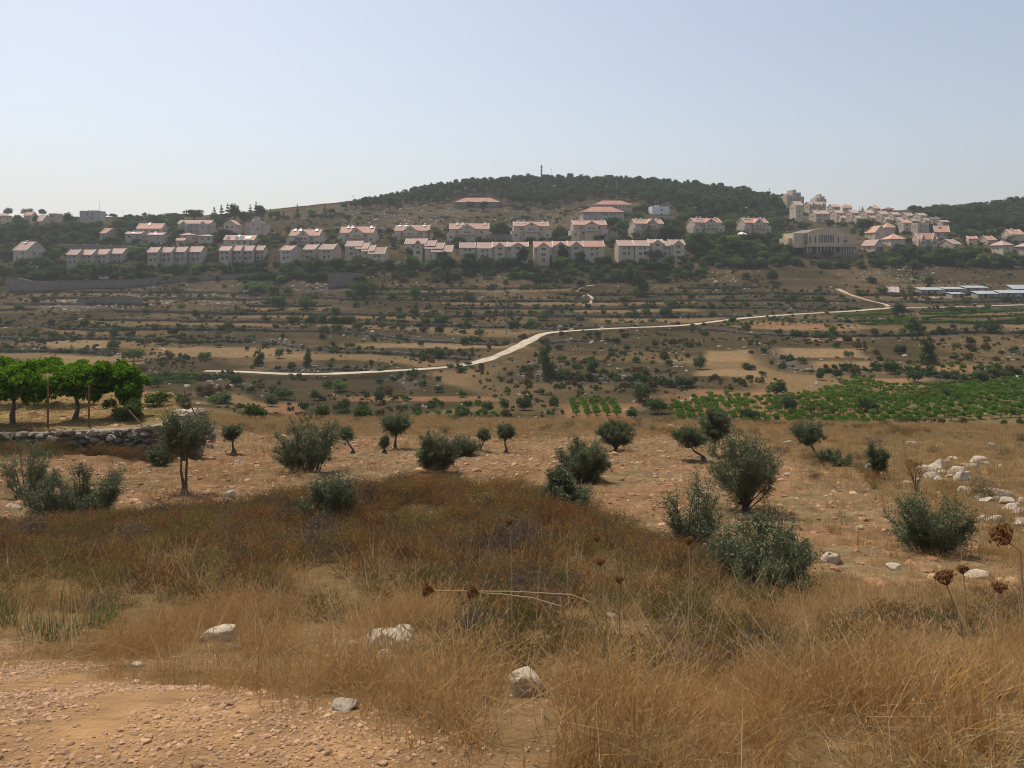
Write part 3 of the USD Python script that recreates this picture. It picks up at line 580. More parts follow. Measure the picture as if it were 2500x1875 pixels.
# scattered houses: (label, u0, u1, ridge, eave, base, form, depth, turn, wall, roof)
HS = [
 ('cream house with pink roof at the left picture edge', -12, 30, 520, 527, 548, 'hip', 9, 0, M_wally, M_roof),
 ('white house with bright pink roof among skyline trees at left', 58, 92, 517, 526, 546, 'x', 8, 0, M_wall, M_roof),
 ('low house with large pale pink roof beside a dark tree on the skyline', 91, 121, 524, 540, 549, 'x', 12, 0, M_wall, M_roof2),
 ('plain grey flat-roofed house left of the dark round tree', 122, 151, 523, 523, 547, 'flat', 9, 0, M_wall2, M_roof),
 ('large pale house with big faded roof on the lower left', 26, 112, 590, 611, 648, 'x', 13, -.22, M_wall2, M_roof2),
 ('house with pink roof half hidden by garden trees at left', 238, 290, 557, 569, 591, 'x', 9, -.35, M_wall2, M_roof),
 ('house with orange roof and arched dormer in the left cluster', 333, 411, 545, 558, 575, 'x', 10, 0, M_wall, M_roof),
 ('long low house with thin pink roof below the orange roof', 306, 359, 566, 571, 593, 'x', 8, 0, M_wall2, M_roof2),
 ('low house with thin pale roof right of the long low house', 361, 411, 568, 574, 597, 'x', 8, 0, M_wall2, M_roof2),
 ('long house with two front gables below the skyline trees', 434, 528, 537, 546, 575, 'xx', 10, 0, M_wall2, M_roof2),
 ('small house with hipped pink roof below the two-gabled house', 440, 480, 568, 574, 595, 'hip', 8, 0, M_wall2, M_roof2),
 ('small house with thin pink roof beside a conifer', 484, 530, 572, 577, 595, 'hip', 8, 0, M_wall2, M_roof2),
 ('tiny house with pink roof at the corner of a garden', 433, 455, 582, 587, 600, 'x', 5, 0, M_wall2, M_roof),
 ('house with rounded pale gable below the conifers', 546, 589, 537, 548, 574, 'y', 10, 0, M_wall, M_roof2),
 ('long house with solar panels and pink roof', 546, 634, 574, 586, 600, 'x', 10, 0, M_wall, M_roof),
 ('long low hostel with red hip roof at the forest edge', 1110, 1222, 481, 494, 507, 'hip', 14, 0, M_conc, M_roof3),
 ('upper hostel wing with dark red hip roof below the forest', 1440, 1545, 488, 500, 521, 'hip', 13, .1, M_wall2, M_roof3),
 ('lower hostel wing with dark red hip roof below the forest', 1412, 1524, 503, 518, 541, 'hip', 13, .1, M_wall2, M_roof3),
 ('tall house with glazed balcony at the left of the hill quarter', 1927, 1961, 491, 501, 543, 'x', 10, .1, M_wall, M_roof2),
 ('cream house with two gables below the apartment blocks', 1962, 2018, 492, 499, 522, 'xx', 9, .1, M_wall, M_roof2),
 ('house with pink gable roof below the smaller apartment block', 2019, 2053, 498, 505, 520, 'x', 9, .1, M_wall, M_roof2),
 ('little red-roofed house on the hill quarter skyline', 2056, 2079, 500, 507, 518, 'x', 8, -.3, M_wall, M_roof),
 ('wide house with pink roof above the trees behind the tall-windowed hall', 1974, 2024, 513, 522, 543, 'x', 10, .12, M_wall, M_roof2),
 ('house with white awning second along the hill terrace', 2026, 2060, 513, 520, 543, 'xl', 10, .12, M_wall, M_roof2),
 ('house with stepped roofs third along the hill terrace', 2063, 2097, 512, 520, 546, 'xl', 10, .12, M_wall, M_roof2),
 ('house with stepped roofs fourth along the hill terrace', 2099, 2133, 512, 520, 541, 'xl', 10, .12, M_wall, M_roof2),
 ('house with stepped roofs fifth along the hill terrace', 2137, 2166, 515, 523, 543, 'xl', 10, .12, M_wall, M_roof2),
 ('house with stepped roofs sixth along the hill terrace', 2168, 2194, 518, 524, 539, 'xl', 10, .12, M_wall, M_roof2),
 ('house with stepped roofs seventh along the hill terrace', 2202, 2227, 519, 527, 541, 'xl', 10, .12, M_wall, M_roof2),
 ('house with white awning eighth along the hill terrace', 2230, 2260, 520, 526, 546, 'xl', 10, .12, M_wall, M_roof2),
 ('low house with plain pink roof ninth along the hill terrace', 2262, 2289, 529, 534, 547, 'x', 9, .12, M_wall, M_roof2),
 ('smallest house at the right end of the hill terrace', 2291, 2311, 538, 542, 552, 'x', 8, .12, M_wall, M_roof2),
 ('tan hip-roofed house on the skyline of the hill quarter', 2152, 2181, 505, 510, 522, 'hip', 9, 0, M_wall2, M_roof3),
 ('reddish house under a rounded tree on the hill skyline', 2121, 2147, 503, 509, 520, 'x', 9, .2, M_wall, M_roof2),
 ('big house with windowed gable wall and roof sloping right', 2110, 2166, 551, 567, 587, 'y', 12, .1, M_wall, M_roof),
 ('house with orange hip roof behind the big gable house', 2146, 2187, 543, 556, 575, 'hip', 10, 0, M_wall, M_roof),
 ('tall narrow house with an orange lean-to roof', 2189, 2222, 536, 544, 570, 'x', 9, .1, M_wall, M_roof),
 ('flat grey house behind cypresses on the hill', 2224, 2268, 546, 546, 571, 'flat', 9, 0, M_wall2, M_roof),
 ('house with glowing orange pyramid roof right of the hall', 2152, 2209, 570, 584, 602, 'hip', 12, 0, M_wall, M_roof),
 ('house with orange roof and white gable among trees', 2222, 2288, 569, 584, 602, 'xx', 10, 0, M_wall, M_roof),
 ('white house with big dark windows right of the tall-windowed hall', 2102, 2160, 585, 599, 619, 'y', 11, .25, M_wall, M_roof2),
 ('low house with wide brown-pink roof in the tree belt', 2289, 2350, 584, 596, 610, 'x', 12, .25, M_wall2, M_roof2),
 ('house with steep orange roof behind a cypress', 2276, 2316, 551, 566, 583, 'x', 9, -.3, M_wall, M_roof),
 ('house with broad orange roof near the right picture edge', 2444, 2500, 560, 572, 588, 'x', 10, 0, M_wall, M_roof),
 ('house with pale pink roof and chimney in the tree belt', 2388, 2434, 576, 586, 599, 'x', 9, .1, M_wall, M_roof),
 ('three-storey house with hipped roof and arches at right', 2416, 2474, 587, 599, 624, 'hip', 11, .1, M_wall, M_roof2),
 ('house with hipped roof cut by the right picture edge', 2479, 2530, 592, 602, 627, 'hip', 11, .1, M_wall2, M_roof2),
 ('small cream house half hidden in the tree belt', 2360, 2381, 577, 583, 598, 'x', 7, -.2, M_wally, M_roof),
]
for lab, u0, u1, vr, ve, vb, form, D, rz, wm, rm in HS:
    b = Build('house', lab, 'house', (u0 + u1) / 2, vb, rz)
    rel = b.p[0] / b.y + rz; s = abs(rel); W = max(((u1 - u0) * b.k - s * D) / 2, 2.4); off = (-1 if rel < 0 else 1) * s * D / 2
    x0, x1 = -W + off, W + off; ze = b.H(ve); ri = max(b.H(vr) - ze, 1.2)
    if form in ('x', 'xx', 'xl'): b.gable_x(x0, x1, 0, D, ze, ri, wm, rm)
    elif form == 'hip': b.hip(x0, x1, 0, D, ze, ri, wm, rm)
    elif form == 'y': b.gable_y(x0, x1, 0, D, ze, ri, wm, rm)
    else: b.flat(x0, x1, 0, D, ze, wm)
    if form == 'xx':
        for q in (.2, .8):
            m = x0 + (x1 - x0) * q; g = (x1 - x0) * .13
            b.gable_y(m - g, m + g, -1.2, D / 2, ze - 1.4, ri * .8 + .9, wm, rm); b.window(m, ze - 2.6, 1.4, 1.1, 'front', -1.2)
    if form == 'xl':
        m = x0 + (x1 - x0) * .45
        b.gable_x(x0 + .3, m + 1.2, -5.0, -.02, ze - 3.6, 1.5, wm, rm); b.window((x0 + m) / 2 + .5, ze - 5.6, 1.3, 1.1, 'front', -5.0)
        if 'awning' in lab: obj('awning', slab([(m + 1.4, -3.0, ze - 2.6), (x1 + .4, -3.0, ze - 2.6), (x1 + .4, -.05, ze - 2.0), (m + 1.4, -.05, ze - 2.0)], .08), M_white, b.root)
    st = [z for z in (ze - 2.1, ze - 4.9, ze - 7.7) if z > 0.3]
    b.front_windows(x0 + .4, x1 - .4, 0.0, st or [max(ze - 2.1, .4)], rngb, 2.9)
    sd = 'left' if rel > 0 else 'right'
    if s > .12: b.window(D * .4, max(ze - 2.2, .4), 1.2, 1.1, sd, x0 if sd == 'left' else x1); b.window(D * .7, max(ze - 2.2, .4), .9, 1.1, sd, x0 if sd == 'left' else x1)
    if 'hostel' in lab: b.front_windows(x0 + .4, x1 - .4, 0.0, [ze - 1.9], rngb, 2.2)
    if form in ('x', 'xl') and W > 3: b.tank((x0 + x1) / 2 - 1, D / 2 - .4, ze + ri + .1)
    if 'solar' in lab:
        for q in (.08, .36, .52): obj('solar_panel', slab([(x0 + (x1 - x0) * q, -.6, ze - .2), (x0 + (x1 - x0) * (q + .1), -.6, ze - .2), (x0 + (x1 - x0) * (q + .1), 2.4, ze + 2.2), (x0 + (x1 - x0) * q, 2.4, ze + 2.2)], .1), M_glass, b.root)
        m = x0 + (x1 - x0) * .78; obj('skylight', slab([(m - 1.6, .5, ze + .75), (m + 1.6, .5, ze + .75), (m + 1.6, 3.0, ze + 2.05), (m - 1.6, 3.0, ze + 2.05)], .12), M_white, b.root)
    if 'big dark windows' in lab: b.window((x0 + x1) / 2 + .6, 1.0, 4.2, 2.6, 'front', 0.0)
# flat blocks on the skyline
FL = [('long grey flat-roofed block with rooftop tanks on the left skyline', 186, 251, 517, 551, 9, 0, M_wall2, 2),
      ('stepped pale block below the conifers', 590, 655, 541, 577, 10, 0, M_wall2, 2),
      ('white flat-roofed building at the forest edge', 1587, 1640, 506, 524, 9, .1, M_white, 2),
      ('larger stepped apartment block on the right skyline', 1911, 1977, 472, 520, 16, .1, M_wall2, 4),
      ('smaller stepped apartment block on the right skyline', 1986, 2028, 481, 512, 14, .1, M_wall2, 3)]
for lab, u0, u1, vt, vb, D, rz, wm, nst in FL:
    b = Build('apartment_block', lab, 'building', (u0 + u1) / 2, vb, rz); W = (u1 - u0) * b.k / 2 - abs(b.p[0] / b.y + rz) * D / 2; zt = b.H(vt)
    if 'stepped' in lab:
        b.flat(-W, -W * .45, 1.5, D, zt * .86, wm); b.flat(-W * .45 + .01, W * .55, 0, D, zt, wm); b.flat(W * .55 + .01, W, 1.0, D - 1, zt * .80, wm)
        b.flat(-W * .2, W * .2, 3, D - 3, zt + 2.2, wm, zb=zt + .01)
    else:
        b.flat(-W, W, 0, D, zt, wm)
    for k in range(nst): b.front_windows(-W * .42, W * .5, 0.0, [zt - 2.2 - 2.9 * k], rngb, 2.7)
    for k in range(4 if 'tanks' in lab else 2):
        b.tank(-W * .4 + k * W * .3, D / 2, zt + .6)
    if 'tanks' in lab:
        for k in range(5): obj('antenna', tube([(-W * .5 + k * 1.9, 2, zt), (-W * .5 + k * 1.9, 2, zt + 1.4 + (k * 37 % 10) * .12)], .05, 5), M_pole, b.root)
# the hall with tall windows
b = Build('community_hall', 'large beige stone hall with arched front and tall narrow windows', 'building', 2010, 627, 0.12)
k = b.k; D = 20.0
x0, x1 = b.X(1972), b.X(2062); zc, za = b.H(566), b.H(556); zf = b.H(600)
arch = [(x0, zf), (x1, zf)] + [(x1 + (x0 - x1) * t, zc + (za - zc) * math.sin(PI * t) ** .9) for t in np.linspace(0, 1, 15)]
obj('front_wall', extr(arch, 0, 1.2, 1), M_wally, b.root)
obj('vault_roof', extr([(x0 - .8, zf + 1)] + [(x1 - .6, zf + 1)] + [(x1 - .6 + (x0 - x1) * t, zc - .5 + (za - zc) * math.sin(PI * t) ** .9) for t in np.linspace(0, 1, 15)], 1.203, D, 1), M_conc, b.root)
obj('side_wing', box(b.X(1941), b.X(1970), 3.0, D - 2, zf - 1.0, zc - .6), M_wally, b.root)
obj('side_wing', box(b.X(1932), b.X(1941) - .01, 5.0, D - 4, zf - 2, zc - 3.2), M_wally, b.root)
for i, u in enumerate([1976.5, 1990] + [2001 + 5.7 * q for q in range(7)] + [2048.5]):
    h0, h1 = (b.H(593), b.H(577.5)) if i in (0, 1, 9) else (b.H(592), b.H(573.5)); w = 3.0 * k
    x = b.X(u)
    fr = obj('window', join([box(x - w / 2 - .12, x - w / 2, -.12, -.003, h0 - .12, h1 + .12), box(x + w / 2, x + w / 2 + .12, -.12, -.003, h0 - .12, h1 + .12), box(x - w / 2, x + w / 2, -.12, -.003, h1, h1 + .12), box(x - w / 2, x + w / 2, -.16, -.003, h0 - .12, h0)]), M_wall, b.root)
    obj('pane', box(x - w / 2 + .004, x + w / 2 - .004, -.03, -.004, h0 + .004, h1 - .004), M_glass, fr)
obj('right_annex', box(b.X(2062) + .01, b.X(2094), 2.0, 14, zf, b.H(575)), M_wally, b.root)
obj('floor_slab', box(b.X(1966), b.X(2100), -.4, 15, zf - .5, zf - .01), M_wall, b.root)
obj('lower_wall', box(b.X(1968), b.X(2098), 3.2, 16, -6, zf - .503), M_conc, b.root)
for u in list(np.linspace(1971, 1979, 2)) + list(np.linspace(1995, 2040, 6)) + list(np.linspace(2056, 2096, 7)):
    x = b.X(u); obj('column', box(x - .22, x + .22, .1, .55, b.H(616), zf - .503), M_wall, b.root)
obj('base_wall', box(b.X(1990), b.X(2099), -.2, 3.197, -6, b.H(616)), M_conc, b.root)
for q in (2080, 2090): b.window(b.X(q), b.H(624), .9, 1.0, 'front', -.2)
for q in (2068.5, 2074): b.window(b.X(q), b.H(591), .9, 1.3, 'front', 2.0)
obj('railing', join([box(b.X(2058), b.X(2098), -.3, -.22, zf + .8, zf + .9)] + [box(b.X(q), b.X(q) + .06, -.3, -.22, zf, zf + .8) for q in np.linspace(2058, 2097, 12)]), M_pole, b.root)
# sheds and huts on the right
SH = [('long grey shed with sheet metal roof, left part of the shed row', 2247, 2303, 703, 708, 721), ('middle grey shed of the shed row with a tree before it', 2305, 2356, 702, 706, 720), ('pale shed at the right end of the shed row', 2358, 2414, 699, 703, 718), ('small low hut in front of the shed row', 2324, 2356, 715, 718, 727), ('long low shed with pale roof by the right picture edge', 2386, 2440, 712, 718, 728), ('second long low shed cut by the right picture edge', 2442, 2520, 710, 716, 727), ('higher shed with large bright roof at the right picture edge', 2473, 2520, 697, 706, 716)]
for lab, u0, u1, vr, ve, vb in SH:
    b = Build('shed', lab, 'shed', (u0 + u1) / 2, vb, 0.04); W = (u1 - u0) * b.k / 2 - .05; ze = b.H(ve); D = 5.0
    obj('wall', box(-W, W, 0, D, -3, ze), M_shed, b.root)
    rf = obj('roof', slab([(-W - .2, -.4, ze + .02), (W + .2, -.4, ze + .02), (W + .2, D + .2, ze + .02 + (ve - vr) * b.k), (-W - .2, D + .2, ze + .02 + (ve - vr) * b.k)], .12), M_metal, b.root)
    n = max(2, int(W))
    for i in range(n):
        x = -W + (i + .5) * 2 * W / n
        if i % 3 == 1: obj('door', box(x - .5, x + .5, -.05, -.003, 0.0, 1.9), M_dark, b.root)
        else: obj('panel', box(x - .62, x + .62, -.06, -.003, .3 + .5 * (i % 2), ze - .25), M_metal if i % 2 else M_conc, b.root)
b = Build('tent', 'pink and white striped tarpaulin tent on the slope left of the sheds', 'tent', 2178, 714, -.25); w = 15 * b.k; h = 14 * b.k
M_pink = mat('pink_tarpaulin', (0.62, 0.42, 0.40), var=.05)
for q in range(5): obj('tarpaulin', slab([(-w + .4 * w * q + .01, -1.6, .1), (-w + .4 * w * (q + 1), -1.6, .1), (-w + .4 * w * (q + 1) + .2, .4, h), (-w + .4 * w * q + .21, .4, h)], .04), M_pink if q % 2 else M_white, b.root)
obj('back_panel', slab([(-w + .2, .4, h), (w + .2, .4, h), (w, 2.2, .1), (-w, 2.2, .1)], .04), M_white, b.root)
b = Build('small_hut', 'small pale hut with white flat roof beside the tall gable house', 'hut', 1679, 641, 0); obj('wall', box(-.9, .9, 0, 1.6, -2, 1.5), M_wall, b.root); obj('roof', box(-1.05, 1.05, -.15, 1.75, 1.503, 1.68), M_white, b.root)
b = Build('canopy', 'white pointed garden canopy among trees right of the row houses', 'canopy', 1810, 583, 0)
V = np.array([(-3.2, -3.2, 2.4), (3.2, -3.2, 2.4), (3.2, 3.2, 2.4), (-3.2, 3.2, 2.4), (0, 0, 4.0)]); obj('canopy_roof', (V, np.array([[0, 1, 4], [1, 2, 4], [2, 3, 4], [3, 0, 4], [0, 2, 1], [0, 3, 2]])), M_white, b.root)
for q in ((-3, -3), (3, -3), (-3, 3), (3, 3)): obj('post', tube([(q[0], q[1], -2), (q[0], q[1], 2.42)], .06, 6), M_pole, b.root)
for lab, u0, u1, v0, vb in (('low grey hut with pale roof at the forest edge', 1676, 1700, 507, 523), ('second low hut with pale roof among trees at the forest edge', 1808, 1852, 508, 522)):
    b = Build('hut', lab, 'hut', (u0 + u1) / 2, vb, .1); W = (u1 - u0) * b.k / 2; ze = b.H(v0)
    obj('wall', box(-W, W, 0, 6, -3, ze), M_wall2, b.root); obj('roof', slab([(-W - .4, -.6, ze + .003), (W + .4, -.6, ze + .003), (W + .4, 6.4, ze + .9), (-W - .4, 6.4, ze + .9)], .15), M_metal, b.root); b.front_windows(-W, W, 0, [ze - 2], rngb, 2.6)
# retaining walls: points (u, top row, bottom row)
WL = [('long grey concrete retaining wall under the left row houses', [(13, 679, 709), (46, 679, 709), (78, 687, 710), (245, 686, 703), (300, 684, 702), (405, 677, 690), (520, 672, 684), (640, 667, 680), (700, 665, 676)]),
      ('low grey retaining wall in the rubble slope at left', [(186, 733, 745), (260, 727, 745), (310, 722, 744), (345, 727, 743)]),
      ('tall wedge-shaped grey retaining wall above the big round tree', [(800, 667, 705), (850, 667, 696), (889, 668, 682)]),
      ('long retaining wall with small pillars above the left row houses', [(150, 596, 614), (230, 598, 616), (300, 601, 618), (360, 606, 622)]),
      ('pale garden wall between the middle double houses', [(1195, 572, 590), (1250, 573, 592)]), ('pale garden wall right of the half-moon gable house', [(1484, 563, 590), (1510, 566, 592)])]
for lab, pts in WL:
    B_ = np.array([at(u, vb) for u, vt, vb in pts]); top = np.array([-(vt - HROW) / F * p[1] for (u, vt, vb), p in zip(pts, B_)]); n = len(pts)
    V = np.vstack([np.column_stack([B_[:, :2], B_[:, 2] - 3]), np.column_stack([B_[:, :2], top]), np.column_stack([B_[:, 0], B_[:, 1] + .6, B_[:, 2] - 3]), np.column_stack([B_[:, 0], B_[:, 1] + .6, top])])
    f = []
    for i in range(n - 1): f += [[i, i + 1, n + i + 1, n + i], [n + i, n + i + 1, 3 * n + i + 1, 3 * n + i], [3 * n + i, 3 * n + i + 1, 2 * n + i + 1, 2 * n + i]]
    f += [[0, n, 3 * n, 2 * n], [n - 1, 3 * n - 1, 4 * n - 1, 2 * n - 1]]
    r = thing('retaining_wall', lab, 'wall'); obj('wall_face', (V, np.array(f)), M_conc, r)
    cp = []
    for i in range(n - 1):
        a, c = V[n + i], V[n + i + 1]; cp.append(slab([a + [0, -.08, .004], c + [0, -.08, .004], c + [0, .68, .004], a + [0, .68, .004]], .14))
    obj('wall_coping', join(cp), M_trim if 'pillars' in lab else M_conc, r)
    if 'pillars' in lab:
        for q in range(6):
            t = .25 + q * .14; a = B_[0] + (B_[-1] - B_[0]) * t; z_ = np.interp(a[0], B_[:, 0], top); obj('pillar', box(a[0] - .2, a[0] + .2, B_[0, 1], B_[0, 1] + .4, z_ - .8, z_ + 1.0), M_wall, r)
# poles
for name, lab, u, vt, vb, r0, arms in [('utility_pole', 'utility pole with crossarm on the left skyline', 243, 492, 522, .16, 1), ('utility_pole', 'thin pole on the skyline right of the grey block', 302, 513, 532, .10, 0), ('utility_pole', 'utility pole on the bare skyline by a conifer', 743, 502, 522, .13, 0), ('utility_pole', 'utility pole in front of the forest edge at left', 862, 477, 503, .15, 1), ('radio_mast', 'dark radio mast rising over the hilltop forest', 1322, 403, 462, .5, 0), ('thin_mast', 'thin mast right of the radio mast', 1347, 407, 462, .12, 0), ('lamp_pole', 'tall pale pole inside the hilltop forest', 1506, 438, 490, .15, 0), ('power_pylon', 'small power pylon left of the apartment blocks', 1878, 459, 490, .2, 2), ('utility_pole', 'thin pole behind the hill terrace houses', 2099, 501, 522, .14, 0), ('utility_pole', 'utility pole on the saddle skyline at right', 2212, 505, 525, .16, 0), ('utility_pole', 'utility pole by the right hand forest', 2295, 500, 522, .15, 0), ('electricity_pole', 'tall grey electricity pole on the slope above the road bend', 1236, 738, 817, .20, 1), ('road_post', 'thin post beside the road at left', 765, 893, 917, .05, 0), ('electricity_pole', 'slim pole beside the upper road', 1605, 768, 800, .07, 0)]:
    p = at(u, vb); h = (vb - vt) * p[1] / F; t = thing(name, lab, 'pole', p)
    obj('shaft', tube([(0, 0, -1.5), (0, 0, h)], [r0, r0 * .6], 8), M_pole if 'mast' not in name else M_bark, t)
    for a in range(arms): obj('crossarm', box(-1.1, 1.1, -.06, .06, h - .5 - a * 1.2, h - .36 - a * 1.2), M_pole, t)
    if 'radio' in name:
        for q in range(3): obj('antenna_panel', box(-.75, .75, -.25 - .3, -.25, h - 2.4 - q * 2.6, h - .9 - q * 2.6), M_pole, t)
    if 'lattice' in lab or 'electricity' in name: obj('insulator', box(-.08, .08, -.08, .08, h, h + .35), M_white, t)
# parked vans
def van(t, body):
    pr = [(-2.3, .35), (2.3, .35), (2.3, .95), (1.55, 1.15), (1.05, 1.85), (-2.2, 1.9), (-2.3, 1.5)]
    m = extr([(a, z) for a, z in pr], -.9, .9, 1); obj('body', m, body, t)
    for sx_ in (-1, 1):
        obj('side_window', extr([(-1.9, 1.25), (1.2, 1.25), (.9, 1.72), (-1.9, 1.75)], sx_ * .904 - .01, sx_ * .904 + .01, 1), M_glass, t)
        for wx in (-1.45, 1.45): w = obj('wheel', tube([(wx, sx_ * .70, .33), (wx, sx_ * .93, .33)], .33, 12), M_tyre, t); obj('rim', tube([(wx, sx_ * .931, .33), (wx, sx_ * .95, .33)], .2, 10), M_metal, w)
    obj('windscreen', slab([(1.52, -.75, 1.2), (1.52, .75, 1.2), (1.1, .75, 1.78), (1.1, -.75, 1.78)][::-1], .02), M_glass, t); obj('bumper', box(2.303, 2.42, -.85, .85, .38, .6), M_tyre, t)
VK = Kind('parked_van', 'van', lambda t: van(t, M_white))
for lab, u, v, rz in (('white van parked below the stepping row houses, nearer of two', 974, 652.5, -.15), ('white van parked behind the nearer van, half hidden', 982, 649, -.1), ('white van parked left of the two vans', 952, 651.5, .3)):
    p = at(u, v); VK.put(p + [0, 0, .1], rz, (1, 1, 1), lab)
CK = Kind('parked_car', 'car', lambda t: van(t, M_metal))
for lab, u, v, rz in (('silver car on the upper street by the stepping row houses', 960, 606, .1), ('car by the cypresses below the first row houses', 222, 675, 0), ('car parked by the garden wall at far left', 254, 683, .2)):
    p = at(u, v); CK.put(p + [0, 0, .1], rz, (.95, .95, .8), lab)
for lab, u, v, w in (('heap of white rubbish sacks beside the parked vans', 936, 656, 2.6), ('white tarpaulin heap on the slope below the middle row houses', 1438, 676, 1.2), ('pile of pale scrap boards in front of the sheds', 2290, 728, 3.0), ('white plastic sheets lying by the shed path', 2250, 733, 1.6)):
    p = at(u, v); rg = np.random.default_rng(int(u)); t = thing('rubbish_heap', lab, 'heap', p)
    for q in range(7): obj('sack', [rock(rg, .55, .5, .4, 1)][0] if 0 else (rock(rg, w * .22, w * .16, w * .13, 1)[0] + [rg.uniform(-w, w) * .6, rg.uniform(-.5, .5), .1], rock(np.random.default_rng(q), 1, 1, 1, 1)[1]), M_white if 'white' in lab else M_metal, t)

# ------------------------------------------------------------------ plants of the far slope
def tree_build(seed, kind, leaf, n, size):
    """crown and trunk, one unit high and about one unit wide."""
    def go(t):
        r = np.random.default_rng(seed)
        if kind == 'round':
            bl = [(r.uniform(-.2, .2), r.uniform(-.2, .2), r.uniform(.45, .78), r.uniform(.2, .3), r.uniform(.2, .3), r.uniform(.15, .24)) for _ in range(7)] + [(0, 0, .5, .36, .36, .3)]
            tr = [(0, 0, -.15), (.02, 0, .3), (0, .02, .6)]; rad = [.05, .04, .02]
        elif kind == 'pine':
            bl = [(r.uniform(-.22, .22), r.uniform(-.22, .22), r.uniform(.5, .86), r.uniform(.16, .26), r.uniform(.16, .26), r.uniform(.10, .16)) for _ in range(9)] + [(0, 0, .55, .28, .28, .25)]
            tr = [(0, 0, -.15), (.01, .01, .4), (0, 0, .8)]; rad = [.035, .028, .012]
        elif kind == 'cypress':
            bl = [(r.uniform(-.02, .02), r.uniform(-.02, .02), z, w, w, .14) for z, w in ((.14, .11), (.28, .14), (.42, .145), (.56, .13), (.70, .10), (.83, .065), (.93, .03))]
            tr = [(0, 0, -.1), (0, 0, .5), (0, 0, .85)]; rad = [.03, .02, .01]
        elif kind == 'conifer':
            bl = []
            for z, w in ((.2, .30), (.34, .26), (.48, .21), (.62, .155), (.76, .10), (.88, .055), (.96, .02)):
                a0 = r.uniform(0, 6)
                for a in range(5): bl.append((math.cos(a0 + a * 1.257) * w * .55, math.sin(a0 + a * 1.257) * w * .55, z, w * .5, w * .5, .05))
            tr = [(0, 0, -.1), (0, 0, .5), (0, 0, .98)]; rad = [.03, .02, .006]
        elif kind == 'tall':
            bl = [(r.uniform(-.12, .12), r.uniform(-.12, .12), z, w, w, .17) for z, w in ((.18, .3), (.34, .27), (.5, .24), (.66, .19), (.80, .13), (.92, .08))]
            tr = [(0, 0, -.1), (0, 0, .5), (0, 0, .85)]; rad = [.03, .02, .01]
        else:   # shrub
            bl = [(r.uniform(-.26, .26), r.uniform(-.26, .26), r.uniform(.25, .62), r.uniform(.16, .26), r.uniform(.16, .26), r.uniform(.18, .34)) for _ in range(8)] + [(0, 0, .34, .42, .42, .36)]
            tr = [(0, 0, -.15), (.02, 0, .2), (0, .02, .4)]; rad = [.03, .02, .01]
        obj('crown', cloud(r, bl, n, size), leaf, t)
        obj('trunk', tube(tr, rad, 6), M_bark, t)
    return go
KINDS = {}
def kinds(key, name, cat, shape, leaf, n, size, variants):
    KINDS[key] = [Kind(name, cat, tree_build(17 * i + len(key) * 5 + ord(key[0]), shape, leaf, n, size)) for i in range(variants)]
kinds('gd', 'garden_tree', 'tree', 'round', G_dark, 1000, .036, 4)
kinds('gm', 'garden_tree', 'tree', 'round', G_mid, 1000, .036, 4)
kinds('gl', 'garden_tree', 'tree', 'round', G_lite, 1000, .036, 3)
kinds('pine', 'pine_tree', 'tree', 'pine', G_pine, 900, .034, 6)
kinds('cyp', 'cypress_tree', 'tree', 'cypress', G_dark, 700, .026, 2)
kinds('con', 'conifer_tree', 'tree', 'conifer', G_pine, 800, .026, 3)
kinds('tall', 'slender_tree', 'tree', 'tall', G_mid, 1100, .034, 2)
kinds('sd', 'shrub', 'shrub', 'shrub', G_dark, 1200, .034, 4)
kinds('sm', 'shrub', 'shrub', 'shrub', G_mid, 1200, .034, 4)
kinds('sl', 'shrub', 'shrub', 'shrub', G_lite, 1200, .034, 3)
rv = np.random.default_rng(11)
def plant(key, p, w, h, label, group=None, rng=rv):
    K = KINDS[key]; k = K[rng.integers(len(K))]
    wf = {'cyp': .29, 'con': .62, 'tall': .62, 'pine': .84, 'gd': .92, 'gm': .92, 'gl': .92}.get(key, .96)
    return k.put(np.asarray(p) - [0, 0, .05 * h], rng.uniform(0, 6.28), (w / wf, w / wf, h), label, group)
RX = np.array([[u, v] for u, v in ROAD_PX]); road_v = lambda u: np.interp(u, RX[:, 0], RX[:, 1])
